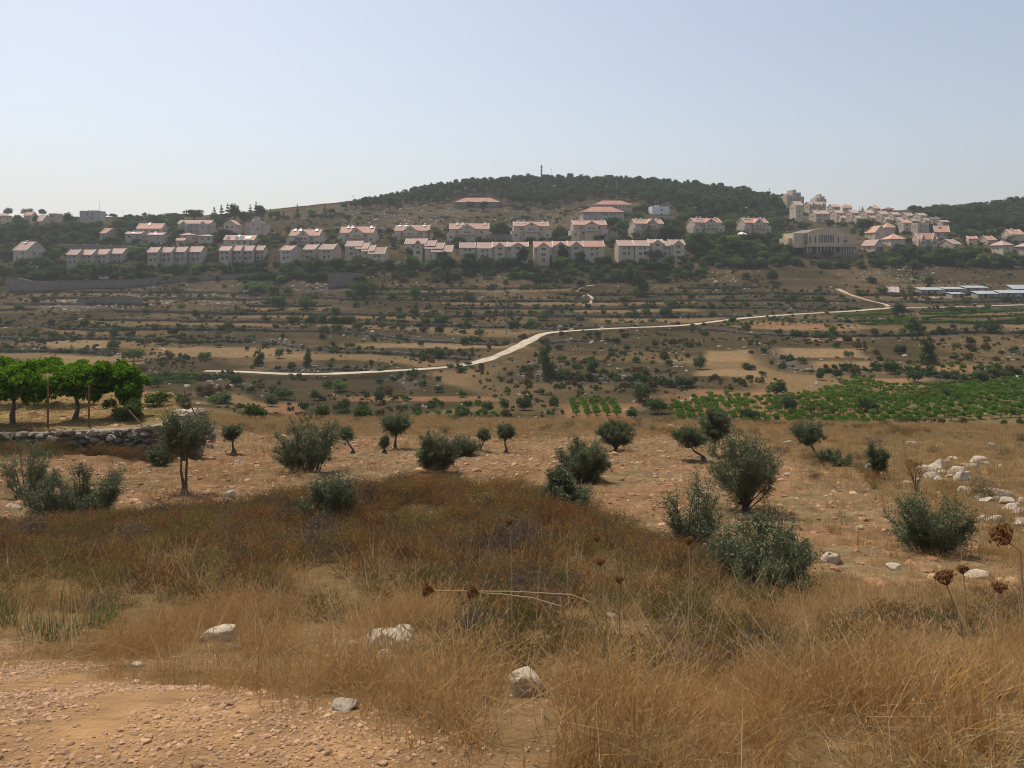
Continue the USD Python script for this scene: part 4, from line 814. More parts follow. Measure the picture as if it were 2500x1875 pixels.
# shrubs one can pick out on the slope: (u, foot row, width, height, tone)
SHR = [(278,853,32,29,'d'),(480,776,23,26,'d'),(422,820,32,28,'d'),(388,840,28,22,'d'),(540,813,26,29,'m'),(103,841,20,22,'d'),(124,796,22,22,'d'),(326,882,50,40,'l'),(498,878,40,24,'m'),(344,840,26,18,'d'),(560,802,24,20,'m'),(305,812,26,18,'d'),(893,731,66,54,'d'),(681,754,44,42,'m'),(753,754,58,36,'m'),(704,721,26,28,'m'),(669,720,35,26,'d'),(1012,731,32,42,'m'),(1145,744,34,46,'m'),(1013,760,18,24,'m'),(1142,779,24,28,'d'),(979,782,32,24,'m'),(716,793,32,28,'m'),(757,793,34,28,'d'),(785,790,32,32,'m'),(820,788,36,26,'m'),(849,788,46,24,'m'),(790,808,32,18,'m'),(822,805,32,18,'m'),(875,806,26,26,'m'),(934,802,18,20,'m'),(961,805,18,15,'m'),(1040,796,24,26,'m'),(1071,790,26,26,'m'),(1072,816,28,28,'d'),(1123,802,20,18,'d'),(1141,800,26,22,'m'),(1027,845,18,18,'d'),(1070,874,32,32,'m'),(681,874,26,32,'m'),(961,727,46,20,'l'),(623,712,70,30,'l'),(814,848,14,18,'d'),(690,828,14,20,'m'),(1339,682,28,34,'d'),(1417,698,26,20,'d'),(1544,689,56,58,'d'),(1624,770,38,26,'d'),(1637,744,42,16,'m'),(1327,782,40,30,'m'),(1255,808,32,32,'d'),(1823,682,22,20,'d'),(1285,914,42,28,'d'),(1708,902,36,44,'m'),(1674,946,58,32,'d'),(1631,946,28,28,'d'),(1565,980,48,56,'m'),(1605,1010,58,48,'m'),(1541,1021,36,32,'m'),(1353,998,28,40,'m'),(1281,1001,44,40,'m'),(1232,1001,28,36,'m'),(1822,1027,32,38,'d'),(1600,848,22,28,'m'),(1504,839,26,20,'d'),(1457,822,22,16,'d'),(1443,882,24,18,'m'),(1371,882,30,22,'m'),(1443,928,20,18,'m'),(1416,950,18,18,'d'),(1455,953,18,16,'d'),(1357,950,18,18,'d'),(1238,961,24,18,'m'),(1320,963,24,18,'d'),(2191,771,42,42,'d'),(2332,768,28,26,'d'),(2366,766,34,20,'d'),(2360,748,26,32,'m'),(1944,822,32,24,'d'),(2033,815,22,26,'m'),(2042,850,22,22,'d'),(2297,815,26,24,'d'),(2420,814,48,34,'d'),(2370,842,30,28,'d'),(2002,928,24,34,'d'),(2044,925,26,30,'d'),(2173,912,34,40,'m'),(2233,934,46,40,'d'),(1828,902,44,20,'d'),(1895,966,60,48,'m'),(1927,1007,46,50,'d'),(1828,1032,48,40,'d'),(2116,1004,70,44,'d'),(2195,865,40,28,'d'),(2388,928,38,30,'m'),(694,975,54,36,'m'),(623,1021,70,50,'m'),(664,992,40,38,'m'),(771,978,32,38,'m'),(785,1022,42,42,'m'),(840,1004,34,36,'m'),(888,1021,58,38,'m'),(896,975,20,28,'m'),(927,986,32,42,'m'),(831,955,48,36,'l'),(801,949,30,26,'m'),(988,978,22,16,'m'),(1129,969,28,26,'l'),(989,1001,18,18,'l'),(1019,1015,30,32,'m'),(1124,1018,36,36,'m'),(1190,1007,32,40,'m'),(385,991,72,44,'m'),(443,991,58,36,'m'),(535,985,72,34,'m'),(493,962,36,26,'d'),(385,945,42,34,'m'),(576,942,38,38,'m'),(612,959,28,24,'d'),(1948,648,34,26,'m'),(1920,640,40,30,'m'),(2018,628,30,22,'m'),(1884,688,34,36,'d'),(2128,690,30,20,'d'),(930,905,26,12,'m'),(960,930,24,16,'d'),(1010,920,28,18,'d'),(1070,930,20,16,'d'),(1143,893,22,14,'m'),(1100,897,28,12,'m'),(1371,765,12,15,'m'),(1395,763,12,17,'m'),(1347,764,12,14,'m'),(1295,767,14,14,'m')]
TONE = {'d': 'dark', 'm': 'mid', 'l': 'light'}
ent = []
for u, v, w, h, tn in SHR:
    rvv = road_v(u)
    zone_ = 'just below the settlement' if v < 700 else 'high on the slope above the road' if v < rvv - 45 else 'close above the pale road' if v < rvv + 4 else 'on the terraces below the road' if v < 960 else 'on the valley floor'
    side = 'left' if u < 833 else 'middle' if u < 1667 else 'right'
    size = 'small' if h < 23 else 'medium' if h < 37 else 'large'
    ent.append(((size, tn, zone_, side), u, v, w, h))
from collections import defaultdict
PX = []; cnt = defaultdict(list)
for e in ent: cnt[e[0]].append(e[1])
for key, u, v, w, h in ent:
    size, tn, zone_, side = key; o_ = sorted(cnt[key]).index(u); many = len(cnt[key]) > 1
    lab = '%s %s green shrub %s, %s third%s' % (size, TONE[tn], zone_, side, ', %s from left' % ordinal(o_) if many else '')
    p = at(u, v); k = p[1] / F
    plant('s' + tn, p, w * k, h * k, lab, 'shrubs on the far slope')
rx = np.random.default_rng(15); c_ = 0; used = [(a[0], a[1]) for a in SHR]
while c_ < 115:
    u, v = rx.uniform(0, 2500), rx.uniform(690, 1000); 
    if min((u - a) ** 2 + (2 * (v - b_)) ** 2 for a, b_ in used) < 24 ** 2 or (u > 1640 and v > 935) or abs(v - road_v(u)) < 8: continue
    p = at(u, v)
    if sample(RD, p[0], p[1]) < 4 or (u < 560 and v > 880): continue
    used.append((u, v)); c_ += 1; h = rx.uniform(10, 22); k = p[1] / F; tn = 'dmml'[rx.integers(4)]; rvv = road_v(u)
    PX.append((plant('s' + tn, p, h * rx.uniform(.9, 1.6) * k, h * k, 'x', 'scattered shrubs of the terraces', rx), 'scattered %s green shrub %s, %s third' % (TONE[tn], 'well above the road' if v < rvv - 45 else 'near above the road' if v < rvv else 'below the road', 'left' if u < 833 else 'middle' if u < 1667 else 'right'), u))
for u, v, w, h, lab, key in [(1563, 724, 38, 68, 'tall light green tree in front of a big dark one', 'tall'), (1333, 926, 40, 100, 'tall slender dark tree just below the road bend', 'tall'), (2226, 828, 50, 66, 'bushy yellow-green tree below the upper road at right', 'gl'), (2262, 888, 42, 68, 'tall tree below the bushy yellow-green tree at right', 'tall'), (752, 893, 24, 44, 'slim tree just above the road at left', 'tall'), (1093, 690, 18, 36, 'narrow dark tree at the slope edge below the gabled row houses', 'cyp'), (632, 893, 28, 42, 'brownish slim tree beside the road at left', 'tall')]:
    p = at(u, v); k = p[1] / F; plant(key, p, w * k, h * k, lab)
# settlement trees
HR = [(a[1], a[2], a[3], a[5]) for a in HS] + [(a[0], a[1], a[2], a[4]) for a in DUP] + [(un[0][0], un[-1][1], min(q[2] for q in un), vb) for _, vb, _, _, _, un in ROWSH] + [(a[1], a[2], a[3], a[4]) for a in FL] + [(1936, 2098, 556, 632)]
def free(u, v, w, h, part=0.5):
    for a, b_, t, bt in HR:
        if v >= bt - 4 and u + w / 2 > a + 1 and u - w / 2 < b_ - 1 and v - h < t + (bt - t) * (.92 if a == 1936 else part): return False
        if v < bt - 4 and a < u < b_ and v > t + 4: return False
    return True
SHORT = [('%s double house' % ordinal(i), (a[0] + a[1]) / 2, a[4]) for i, a in enumerate(DUP)] + [('%s row block from left' % ordinal(i), (q[5][0][0] + q[5][-1][1]) / 2, q[1]) for i, q in enumerate(ROWSH)] + [(' '.join(a[0].split()[:8]), (a[1] + a[2]) / 2, a[5]) for a in HS] + [('tall-windowed hall', 2015, 626)]
PEND = []
def grove(n, u0, u1, va, vb, h0, h1, mix, label, group, part=0.5, sep=9, seed=0, wide=(.9, 1.5)):
    r = np.random.default_rng(seed); got = []; tries = 0
    while len(got) < n and tries < n * 14:
        tries += 1
        u = r.uniform(u0, u1); t = r.uniform(0, 1); v = np.interp(u, *va) * (1 - t) + np.interp(u, *vb) * t; h = r.uniform(h0, h1); w = h * r.uniform(*wide)
        if not free(u, v, w, h, part): continue
        if any(abs(u - a) < sep and abs(v - b_) < sep * .5 for a, b_ in got): continue
        got.append((u, v)); key = mix[r.integers(len(mix))]; p = at(u, v); k = p[1] / F
        if key == 'cyp': w = h * .26; h *= 1.15
        if key == 'con': w = h * .6
        nm = min(SHORT, key=lambda q: abs(q[1] - u) + 2.2 * abs(q[2] - v))[0]; tone = {'gd': 'dark green tree', 'gm': 'mid green tree', 'gl': 'light green tree', 'cyp': 'cypress', 'pine': 'pine'}[key]
        for w_ in (' with', ' in', ' at', ' of', ' and', ' a', ' the', ' below', ' right', ' left'):
            if nm.endswith(w_): nm = nm[:-len(w_)]
        PEND.append((plant(key, p, w * k, h * k, label, group, r), '%s %s the %s' % (tone, 'below' if 'belt' in label or 'front' in label else 'near', nm), u))
    return got
I2 = lambda *p: (np.array([q[0] for q in p], float), np.array([q[1] for q in p], float))
grove(62, 0, 1700, I2((0, 652), (300, 668), (640, 662), (800, 652), (1100, 655), (1700, 648)), I2((0, 690), (300, 684), (640, 668), (800, 662), (1100, 664), (1700, 652)), 22, 42, ['gd', 'gd', 'gm', 'gm', 'gl', 'cyp'], 'garden tree in front of the lowest row of houses', 'garden trees below the row houses', .52, 9, 1)
grove(36, 600, 1800, I2((600, 600), (1800, 582)), I2((600, 612), (1800, 600)), 13, 22, ['gd', 'gm', 'gl', 'gm'], 'garden tree between the upper and lower house rows', 'garden trees between the house rows', .45, 9, 2)
grove(52, 0, 620, I2((0, 556), (300, 560), (620, 572)), I2((0, 640), (140, 612), (330, 606), (620, 606)), 20, 36, ['gd', 'gd', 'gm', 'pine'], 'garden tree among the houses of the left quarter', 'garden trees in the left quarter', .4, 8, 3)
grove(48, 1690, 2520, I2((1690, 590), (1800, 590), (1930, 600), (2100, 622), (2520, 622)), I2((1690, 648), (1830, 636), (1900, 626), (2100, 640), (2350, 652), (2520, 655)), 24, 44, ['gd', 'gm', 'gm', 'gd', 'gl'], 'leafy tree in the belt below the right hand houses', 'trees of the belt below the right hand houses', .55, 11, 4)
grove(26, 1880, 2520, I2((1880, 545), (2520, 575)), I2((1880, 585), (2520, 612)), 15, 26, ['gd', 'gm', 'gl', 'cyp'], 'garden tree between the houses of the hill quarter', 'garden trees in the hill quarter', .4, 9, 5)
grove(44, 2225, 2540, I2((2225, 533), (2400, 527), (2540, 512)), I2((2225, 552), (2330, 572), (2540, 575)), 22, 34, ['gd', 'pine', 'pine', 'gm'], 'tree in the wood on the right hand hill', 'trees of the wood on the right hand hill', .4, 8, 6)
for u, v, w, h, key, lab in [(20, 530, 26, 26, 'gd', 'round dark tree on the skyline at the left edge'), (67, 530, 34, 24, 'gm', 'bushy tree behind the white house on the left skyline'), (104, 530, 22, 24, 'gd', 'rounded dark tree over the low pink roof on the left skyline'), (42, 556, 30, 38, 'gd', 'dark tree beside the cream house at left'), (86, 550, 14, 28, 'gd', 'slim dark tree before the white house at left'), (166, 552, 30, 38, 'gd', 'dark round tree left of the long grey flat-roofed block'), (393, 540, 24, 17, 'gm', 'small tree right of the orange roof on the skyline'), (425, 540, 38, 24, 'gm', 'wide tree with gaps on the left skyline'), (474, 540, 56, 32, 'gd', 'broad dome of dark trees above the two-gabled house'), (523, 545, 26, 42, 'con', 'first conifer of the skyline clump at left'), (541, 545, 26, 48, 'con', 'second conifer of the skyline clump at left'), (556, 545, 26, 52, 'con', 'third conifer of the skyline clump at left'), (574, 545, 34, 54, 'gd', 'dark tree in the middle of the conifer clump'), (592, 545, 26, 34, 'gd', 'rounded tree at the right of the conifer clump'), (611, 540, 22, 44, 'con', 'pointed conifer right of the clump'), (625, 540, 22, 52, 'con', 'tallest pointed conifer on the left skyline'), (638, 540, 30, 48, 'gd', 'dense dark tree beside the tallest conifer'), (660, 535, 14, 28, 'con', 'small conifer over the stepped pale block'), (674, 535, 28, 24, 'gm', 'round tree on the skyline right of the conifers'), (692, 535, 11, 24, 'con', 'thin small conifer on the bare skyline'), (726, 535, 16, 40, 'con', 'lone dark conifer on the bare skyline'), (793, 528, 17, 32, 'con', 'lone conifer with layered branches on the skyline'), (762, 528, 26, 20, 'gm', 'low round tree between the two lone conifers'), (808, 525, 24, 18, 'gd', 'low dark tree right of the layered conifer'), (840, 512, 18, 20, 'gm', 'small round tree at the left tip of the forest'), (858, 510, 12, 20, 'pine', 'small pine at the left tip of the forest'), (885, 520, 34, 42, 'pine', 'big pine at the left front of the forest'), (918, 512, 26, 34, 'pine', 'pine second at the left front of the forest'), (950, 518, 40, 42, 'pine', 'wide pine at the left front of the forest'), (1068, 506, 30, 38, 'pine', 'dark pine left of the long hostel roof'), (1148, 514, 26, 26, 'gd', 'round tree before the left half of the long hostel'), (1180, 516, 26, 30, 'gd', 'round tree before the right half of the long hostel'), (1223, 500, 22, 36, 'pine', 'pine at the right end of the long hostel'), (1255, 508, 26, 36, 'pine', 'pine right of the long hostel roof'), (1333, 509, 36, 40, 'gd', 'big dark tree on the rocky slope left of the hostel wings'), (1289, 520, 18, 12, 'gd', 'small round bush on the rocky slope above the middle houses'), (1384, 523, 18, 14, 'gd', 'small dark bush left of the lower hostel wing'), (1417, 505, 34, 38, 'pine', 'dark pine left of the upper hostel wing'), (1221, 571, 46, 34, 'gm', 'big round tree between the fourth and fifth double houses'), (1362, 585, 32, 40, 'gm', 'big round tree left of the half-moon gable house'), (1495, 560, 36, 34, 'gd', 'dark tree right of the half-moon gable house'), (1517, 565, 26, 22, 'gd', 'dark tree left of the steep-gabled house'), (1584, 585, 30, 46, 'con', 'conifer in front of the steep-gabled house'), (1630, 585, 56, 40, 'gd', 'wide dark tree right of the steep-gabled house'), (1700, 612, 62, 52, 'gd', 'large dark tree right of the five row houses'), (1660, 524, 30, 34, 'pine', 'dark pine beside the white flat-roofed building'), (1730, 530, 44, 54, 'pine', 'large dark pine at the right forest edge'), (1790, 625, 60, 46, 'gd', 'dense dark tree above the small pale hut'), (1738, 640, 70, 18, 'gd', 'long dark hedge right of the small pale hut'), (1915, 605, 40, 44, 'gm', 'leafy tree left of the tall-windowed hall'), (1935, 535, 34, 34, 'gd', 'dark tree left of the glazed balcony house'), (2108, 575, 58, 50, 'gd', 'big dark tree behind the right annex of the hall'), (2083, 580, 22, 28, 'gl', 'light green tree by the hall annex'), (2190, 586, 12, 40, 'cyp', 'dark cypress in front of the orange hill house'), (2276, 583, 12, 30, 'cyp', 'dark cypress by the flat grey hill house'), (2172, 512, 0.1, 0.1, 'gd', ''), (1375, 690-44, 34, 56, 'gd', 'tall dark tree at the left of the three-gabled row'), (1275, 660, 34, 70, 'gd', 'tall dark tree at the right end of the centre row'), (1418, 652, 28, 48, 'gm', 'round-topped tree before the dark gable of the row'), (1475, 652, 44, 32, 'gd', 'wide tree at the end of the three-gabled row'), (1537, 634, 34, 30, 'gm', 'tree before the left part of the five row houses'), (1598, 640, 52, 34, 'gm', 'wide tree before the middle of the five row houses'), (1610, 658, 70, 22, 'gd', 'long dark hedge below the five row houses'), (730, 636, 16, 42, 'cyp', 'dark cypress between the small house and the pair'), (822, 656, 62, 30, 'gm', 'big round bush below the pair of row houses'), (1005, 640, 46, 42, 'gm', 'round tree before the first of the gabled row houses'), (1080, 650, 36, 42, 'gd', 'dark tree before the yellow end wall'), (1147, 655, 40, 42, 'gd', 'dark tree at the left end of the centre row'), (1190, 660, 36, 40, 'gd', 'dark tree before the second house of the centre row'), (362, 650, 46, 44, 'gd', 'big dark tree left of the second row block'), (135, 644, 34, 42, 'gd', 'dark tree left of the first four row houses'), (105, 662, 60, 44, 'gm', 'large tree below the big faded roof at left'), (100, 690, 60, 34, 'gd', 'dark tree above the long retaining wall at left'), (10, 690, 34, 50, 'gd', 'dark tree at the left picture edge'), (229, 683, 14, 40, 'cyp', 'first tall cypress below the first row houses'), (270, 682, 12, 36, 'cyp', 'second tall cypress below the first row houses'), (282, 682, 14, 38, 'cyp', 'third cypress below the first row houses'), (2106, 500+18, 12, 16, 'con', 'small pointed tree on the hill quarter skyline'), (2132, 512, 14, 12, 'gd', 'rounded tree over a reddish roof on the hill skyline'), (2065, 516, 20, 12, 'gm', 'green tree beside the little red-roofed house')]:
    if not lab: continue
    p = at(u, v); k = p[1] / F; plant(key, p, w * k, h * k, lab)
def palm(t):
    r = np.random.default_rng(3); obj('trunk', tube([(0, 0, -1), (.1, 0, 2.5), (0, .1, 5.4)], [.28, .2, .18], 7), M_bark, t)
    fr = []
    for a in range(22):
        az = a * 2.4; el = r.uniform(-.5, 1.1); c, s = math.cos(az), math.sin(az); L_ = 2.1
        q = np.array([(c * L_ * x, s * L_ * x, 5.4 + L_ * (x * math.sin(el) - .55 * x * x)) for x in np.linspace(0, 1, 6)]); sd = np.array([-s, c, 0])
        wd = np.array([.05, .28, .34, .3, .2, .03])[:, None]; V = np.vstack([q - sd * wd, q + sd * wd]); fr.append((V, np.array([[i, i + 1, 7 + i, 6 + i] for i in range(5)])))
    for f_ in fr: obj('frond', f_, G_mid, t)
PK = Kind('palm_tree', 'tree', palm)
for u, v, s, lab in ((1047, 588, 1.0, 'palm tree in front of the third double house'), (975, 612, .8, 'palm tree with dead skirt left of the dark pointed gable'), (1447, 640, .75, 'palm tree before the bright orange roof of the three-gabled row')):
    p = at(u, v); PK.put(p, 0, (s, s, s), lab)
by = defaultdict(list)
for q in PEND + PX: by[q[1]].append(q)
for lab, qs in by.items():
    for i, q in enumerate(sorted(qs, key=lambda a: a[2])): q[0].SetCustomDataByKey('label', lab + (', %s from left' % ordinal(i) if len(qs) > 1 else ''))
# hedges and garden greenery massed between the houses
rg_ = np.random.default_rng(77); gp, gs_ = [], []
for nn, u0, u1, va, vb_, h0, h1 in [(430, 0, 1720, (648, 690), None, 8, 26), (250, 600, 1900, (562, 608), None, 7, 20), (320, 0, 640, (540, 640), None, 9, 24), (130, 1490, 1905, (512, 578), None, 12, 32), (60, 840, 1500, (505, 560), None, 4, 10), (260, 1690, 2530, (592, 655), None, 12, 28), (120, 1880, 2530, (540, 600), None, 7, 15), (150, 2225, 2550, (515, 578), None, 12, 26), (70, 230, 880, (527, 536), None, 7, 15)]:
    c = 0; tr = 0
    while c < nn and tr < nn * 12:
        tr += 1; u, v, h = rg_.uniform(u0, u1), rg_.uniform(*va), rg_.uniform(h0, h1)
        if u < 1720 and va[0] == 650 and v > np.interp(u, [0, 300, 640, 800, 1720], [690, 684, 668, 662, 655]): continue
        if not free(u, v, h * 1.4, h, .66): continue
        p = at(u, v); k = p[1] / F; gp.append(p - [0, 0, .1]); gs_.append((h * k * rg_.uniform(1.0, 2.0), h * k * 1.2, h * k)); c += 1
def green_proto(seed, leaf):
    r = np.random.default_rng(seed); return [(cloud(r, [(r.uniform(-.26, .26), r.uniform(-.26, .26), r.uniform(.25, .62), r.uniform(.16, .26), r.uniform(.16, .26), r.uniform(.18, .34)) for _ in range(8)] + [(0, 0, .34, .42, .42, .36)], 1000, .036), leaf)]
instancer('garden_greenery', [('bush', green_proto(201, G_dark)), ('bush', green_proto(202, G_dark)), ('bush', green_proto(203, G_mid)), ('bush', green_proto(204, G_mid)), ('bush', green_proto(205, G_lite))], np.array(gp), rg_.uniform(-.3, .3, len(gp)), np.array(gs_), rg_.choice(5, len(gp), p=[.28, .25, .2, .17, .10]), 'hedges and garden bushes massed between and below the houses')
# the hilltop forest: the trees of its front singly, those behind as one wood
rf_ = np.random.default_rng(21); pts = []
Lo = I2((840, 512), (900, 512), (1050, 500), (1100, 494), (1250, 508), (1330, 510), (1430, 487), (1550, 498), (1620, 510), (1700, 527), (1850, 525), (1930, 513))
SKY = I2((845, 493), (900, 482), (950, 474), (1000, 462), (1015, 453), (1060, 447), (1085, 440), (1150, 433), (1240, 427), (1330, 421), (1470, 419), (1550, 424), (1660, 437), (1780, 450), (1840, 457), (1911, 473), (1940, 480))
for yy in np.arange(560, 735, 6.2):
    for xx in np.arange((850 - 1250) / F * yy, (1925 - 1250) / F * yy, 6.4):
        x, y_ = xx + rf_.uniform(-2.6, 2.6), yy + rf_.uniform(-2.6, 2.6); z = float(zat(x, y_)); u = 1250 + x / y_ * F; v = HROW - z / y_ * F
        if v < np.interp(u, *Lo) and not (1100 < u < 1235 and v > 482 and v < 510) and free(u, v, 18, 26, .9):
            h = min(rf_.uniform(6.5, 12.5), (v - np.interp(u, *SKY) + rf_.uniform(-9, 6)) * y_ / F)
            if h > 3.2: pts.append((x, y_, z - .3, h))
pts.sort(key=lambda p: p[1]); print('forest', len(pts))
for x, y_, z, h in pts[:290]:
    plant('pine', (x, y_, z), h * rf_.uniform(.5, .8), h, 'pine tree at the front of the hilltop forest', 'pine trees of the hilltop forest front', rf_)
rest = np.array(pts[290:])[:, :3]; hh = np.array(pts[290:])[:, 3]
def crown_proto(seed, shape, leaf, n, size):
    r = np.random.default_rng(seed); bl = [(r.uniform(-.22, .22), r.uniform(-.22, .22), r.uniform(.5, .86), r.uniform(.16, .26), r.uniform(.16, .26), r.uniform(.10, .16)) for _ in range(9)] + [(0, 0, .55, .28, .28, .25)]
    return [(cloud(r, bl, n, size), leaf), (tube([(0, 0, -.15), (.01, .01, .4), (0, 0, .8)], [.035, .028, .012], 5), M_bark)]
n = len(rest); ww = np.maximum(hh * rf_.uniform(.6, .9, n), 4.5)
instancer('forest', [('pine', crown_proto(100 + i, 'pine', G_pine, 700, .036)) for i in range(5)], rest - [0, 0, .4], rf_.uniform(0, 6.28, n), np.stack([ww, ww, hh], 1), rf_.integers(0, 5, n), 'dense dark pine wood covering the hilltop')
wd = []
SKR = I2((2200, 520), (2225, 514), (2300, 507), (2370, 497), (2440, 489), (2500, 477), (2640, 462))
for yy in np.arange(545, 730, 6.5):
    for xx in np.arange(.462 * yy, .66 * yy, 6.2):
        x, y_ = xx + rf_.uniform(-2.6, 2.6), yy + rf_.uniform(-2.6, 2.6); z = float(zat(x, y_)); u = 1250 + x / y_ * F; v = HROW - z / y_ * F
        h = min(rf_.uniform(6, 11), (v - np.interp(u, *SKR) + rf_.uniform(-8, 5)) * y_ / F)
        if u > 2225 and v < np.interp(u, [2225, 2300, 2350, 2600], [530, 550, 570, 570]) and h > 2.5 and free(u, v, 16, 22, .9): wd.append((x, y_, z - .3, h))
wd = np.array(wd); n = len(wd); ww = wd[:, 3] * rf_.uniform(.7, 1.1, n)
instancer('hill_wood', [('tree', crown_proto(130 + i, 'pine', G_pine if i % 2 else G_dark, 650, .038)) for i in range(4)], wd[:, :3], rf_.uniform(0, 6.28, n), np.stack([ww, ww, wd[:, 3]], 1), rf_.integers(0, 4, n), 'dark mixed wood covering the right hand hill')
# low scrub, rubble and terrace walls of the slope
rs = np.random.default_rng(31)
def slope_pts(n, y0, y1, dens):
    out = np.zeros((0, 2))
    while len(out) < n:
        yy = np.sqrt(rs.uniform(y0 ** 2, y1 ** 2, 20000)); xx = rs.uniform(-.63, .63, 20000) * yy
        k = rs.uniform(0, 1, 20000) < dens(xx, yy); out = np.vstack([out, np.column_stack([xx, yy])[k]])
    out = out[:n]; return np.column_stack([out, zat(out[:, 0], out[:, 1])])
onroad = lambda x, y_: sample(RD, x, y_) < 3.2
rv_ = riser + .0
def dens_scrub(x, y_):
    d = sm(.48, .60, fbm(P3(x, y_, 16.0, 41.0), 3)) * .8 + .75 * sample(riser, x, y_) + .03
    c = sample(col[..., 0], x, y_); d = d * (1 - .85 * sm(.17, .24, c))
    return np.where(onroad(x, y_), 0, d)
def low_scrub(seed, leaf, n=190):
    r = np.random.default_rng(seed); return [(cloud(r, [(r.uniform(-.38, .38), r.uniform(-.38, .38), r.uniform(.12, .4), .3, .3, .26) for _ in range(5)], n, .075), leaf)]
p = slope_pts(9500, 128, 560, dens_scrub); n = len(p); s = rs.gamma(1.6, .34, n) + .22
instancer('slope_scrub', [('scrub', low_scrub(1, G_dark)), ('scrub', low_scrub(2, G_scrubf)), ('scrub', low_scrub(3, G_scrubf)), ('scrub', low_scrub(4, G_mid)), ('scrub', low_scrub(5, G_mid))], p - [0, 0, .05], rs.uniform(0, 6.28, n), np.stack([s * 1.05, s * 1.05, s * rs.uniform(.9, 1.7, n)], 1), rs.choice(5, n, p=[.20, .28, .26, .10, .16]), 'low brown and green scrub scattered over the far slope')
def dens_rub(x, y_):
    uu = 1250 + x / y_ * F; vv = HROW - sample(Z, x, y_) / y_ * F; d = .05 + .5 * sample(riser, x, y_)
    for a, b_, c, e in [(300, 640, 690, 745), (100, 330, 725, 760), (700, 800, 688, 716), (820, 1100, 500, 560), (1060, 1420, 505, 560), (880, 980, 660, 700), (2080, 2330, 640, 690), (1550, 1800, 640, 690), (1160, 1260, 660, 720)]:
        d = np.maximum(d, .8 * ((uu > a) & (uu < b_) & (vv > c) & (vv < e)))
    return np.where(onroad(x, y_), 0, d * sm(.3, .6, fbm(P3(x, y_, 8.0, 51.0), 3)))
p = slope_pts(7500, 135, 640, dens_rub); n = len(p); s = rs.gamma(2.2, .15, n) + .10
instancer('rubble', [('stone', [(rock(np.random.default_rng(60 + i), 1, .8, .6, 1), M_limef)]) for i in range(4)], p, rs.uniform(0, 6.28, n), s, rs.integers(0, 4, n), 'pale limestone rubble scattered over the far slope')
# terrace walls, traced along the risers
walls = []
cols_ = np.arange(len(SF)); inn = (SF > -.635) & (SF < .635); ysl = (YF > 158) & (YF < 412)
sub = phase[ysl][:, inn]; st_ = strength[ysl][:, inn]; yy_ = YF[ysl]; ss = SF[inn]
for k_ in range(int(np.floor(sub.min())), int(np.ceil(sub.max()))):
    lv = k_ + .93; cr = (sub[:-1] < lv) & (sub[1:] >= lv)
    j = np.argmax(cr, 0); has = cr.any(0)
    yc = np.where(has, yy_[j], np.nan); m = has & (st_[j, np.arange(len(ss))] > .5)
    run = []
    for c in range(len(ss)):
        okk = m[c] and (not run or abs(yc[c] - yc[run[-1]]) < 3.0)
        if okk: run.append(c)
        if (not okk or c == len(ss) - 1):
            if len(run) > 15: walls.append((k_, [(ss[q] * yc[q], yc[q]) for q in run]))
            run = [c] if m[c] else []
walls.sort(key=lambda w: -len(w[1])); walls = walls[:80]
print('terrace walls', len(walls))
info = []
for k_, pl in walls:
    pl = np.array(pl); pl[:, 1] = gaussian_filter1d(pl[:, 1], 2.0, mode='nearest'); mid = pl[len(pl) // 2]; u = 1250 + mid[0] / mid[1] * F; v = HROW - float(zat(*mid)) / mid[1] * F
    side = 'left' if u < 833 else 'middle' if u < 1667 else 'right'
    zn = 'above the pale road' if v < road_v(u) else 'below the pale road'
    info.append((pl, side, zn, v, 'long' if len(pl) > 60 else 'short'))
for i, (pl, side, zn, v, ln) in enumerate(info):
    same = sorted(q[3] for q in info if q[1:3] == (side, zn) and q[4] == ln); o_ = same.index(v)
    seg = np.linalg.norm(np.diff(pl, axis=0), axis=1); t = np.concatenate([[0], np.cumsum(seg)]); tt = np.arange(0, t[-1], .46)
    x = np.interp(tt, t, pl[:, 0]); y_ = np.interp(tt, t, pl[:, 1]); r = np.random.default_rng(700 + i); zt = zat(x, y_ + .9); C_, S_ = [], []
    hgt = 3 + (noise(np.stack([tt / 9, np.full_like(tt, i), tt * 0], -1)) > .45)
    for q in range(4):
        on = (hgt > q) & (r.uniform(0, 1, len(tt)) < (.97 if q else .8))
        C_.append(np.column_stack([x + r.normal(0, .08, len(tt)), y_ - .1 + .06 * q + r.normal(0, .09, len(tt)), zt + .12 - .30 * q + r.normal(0, .04, len(tt))])[on]); S_.append(np.column_stack([r.uniform(.18, .34, len(tt)), r.uniform(.2, .3, len(tt)), r.uniform(.12, .21, len(tt))])[on])
    o = obj('terrace_wall', stones(np.vstack(C_), np.vstack(S_), r), M_wstone)
    tag(o, '%s dry stone terrace wall %s, %s third, %s from top' % (ln, zn, side, ordinal(o_)), 'wall', 'dry stone terrace walls of the far slope')
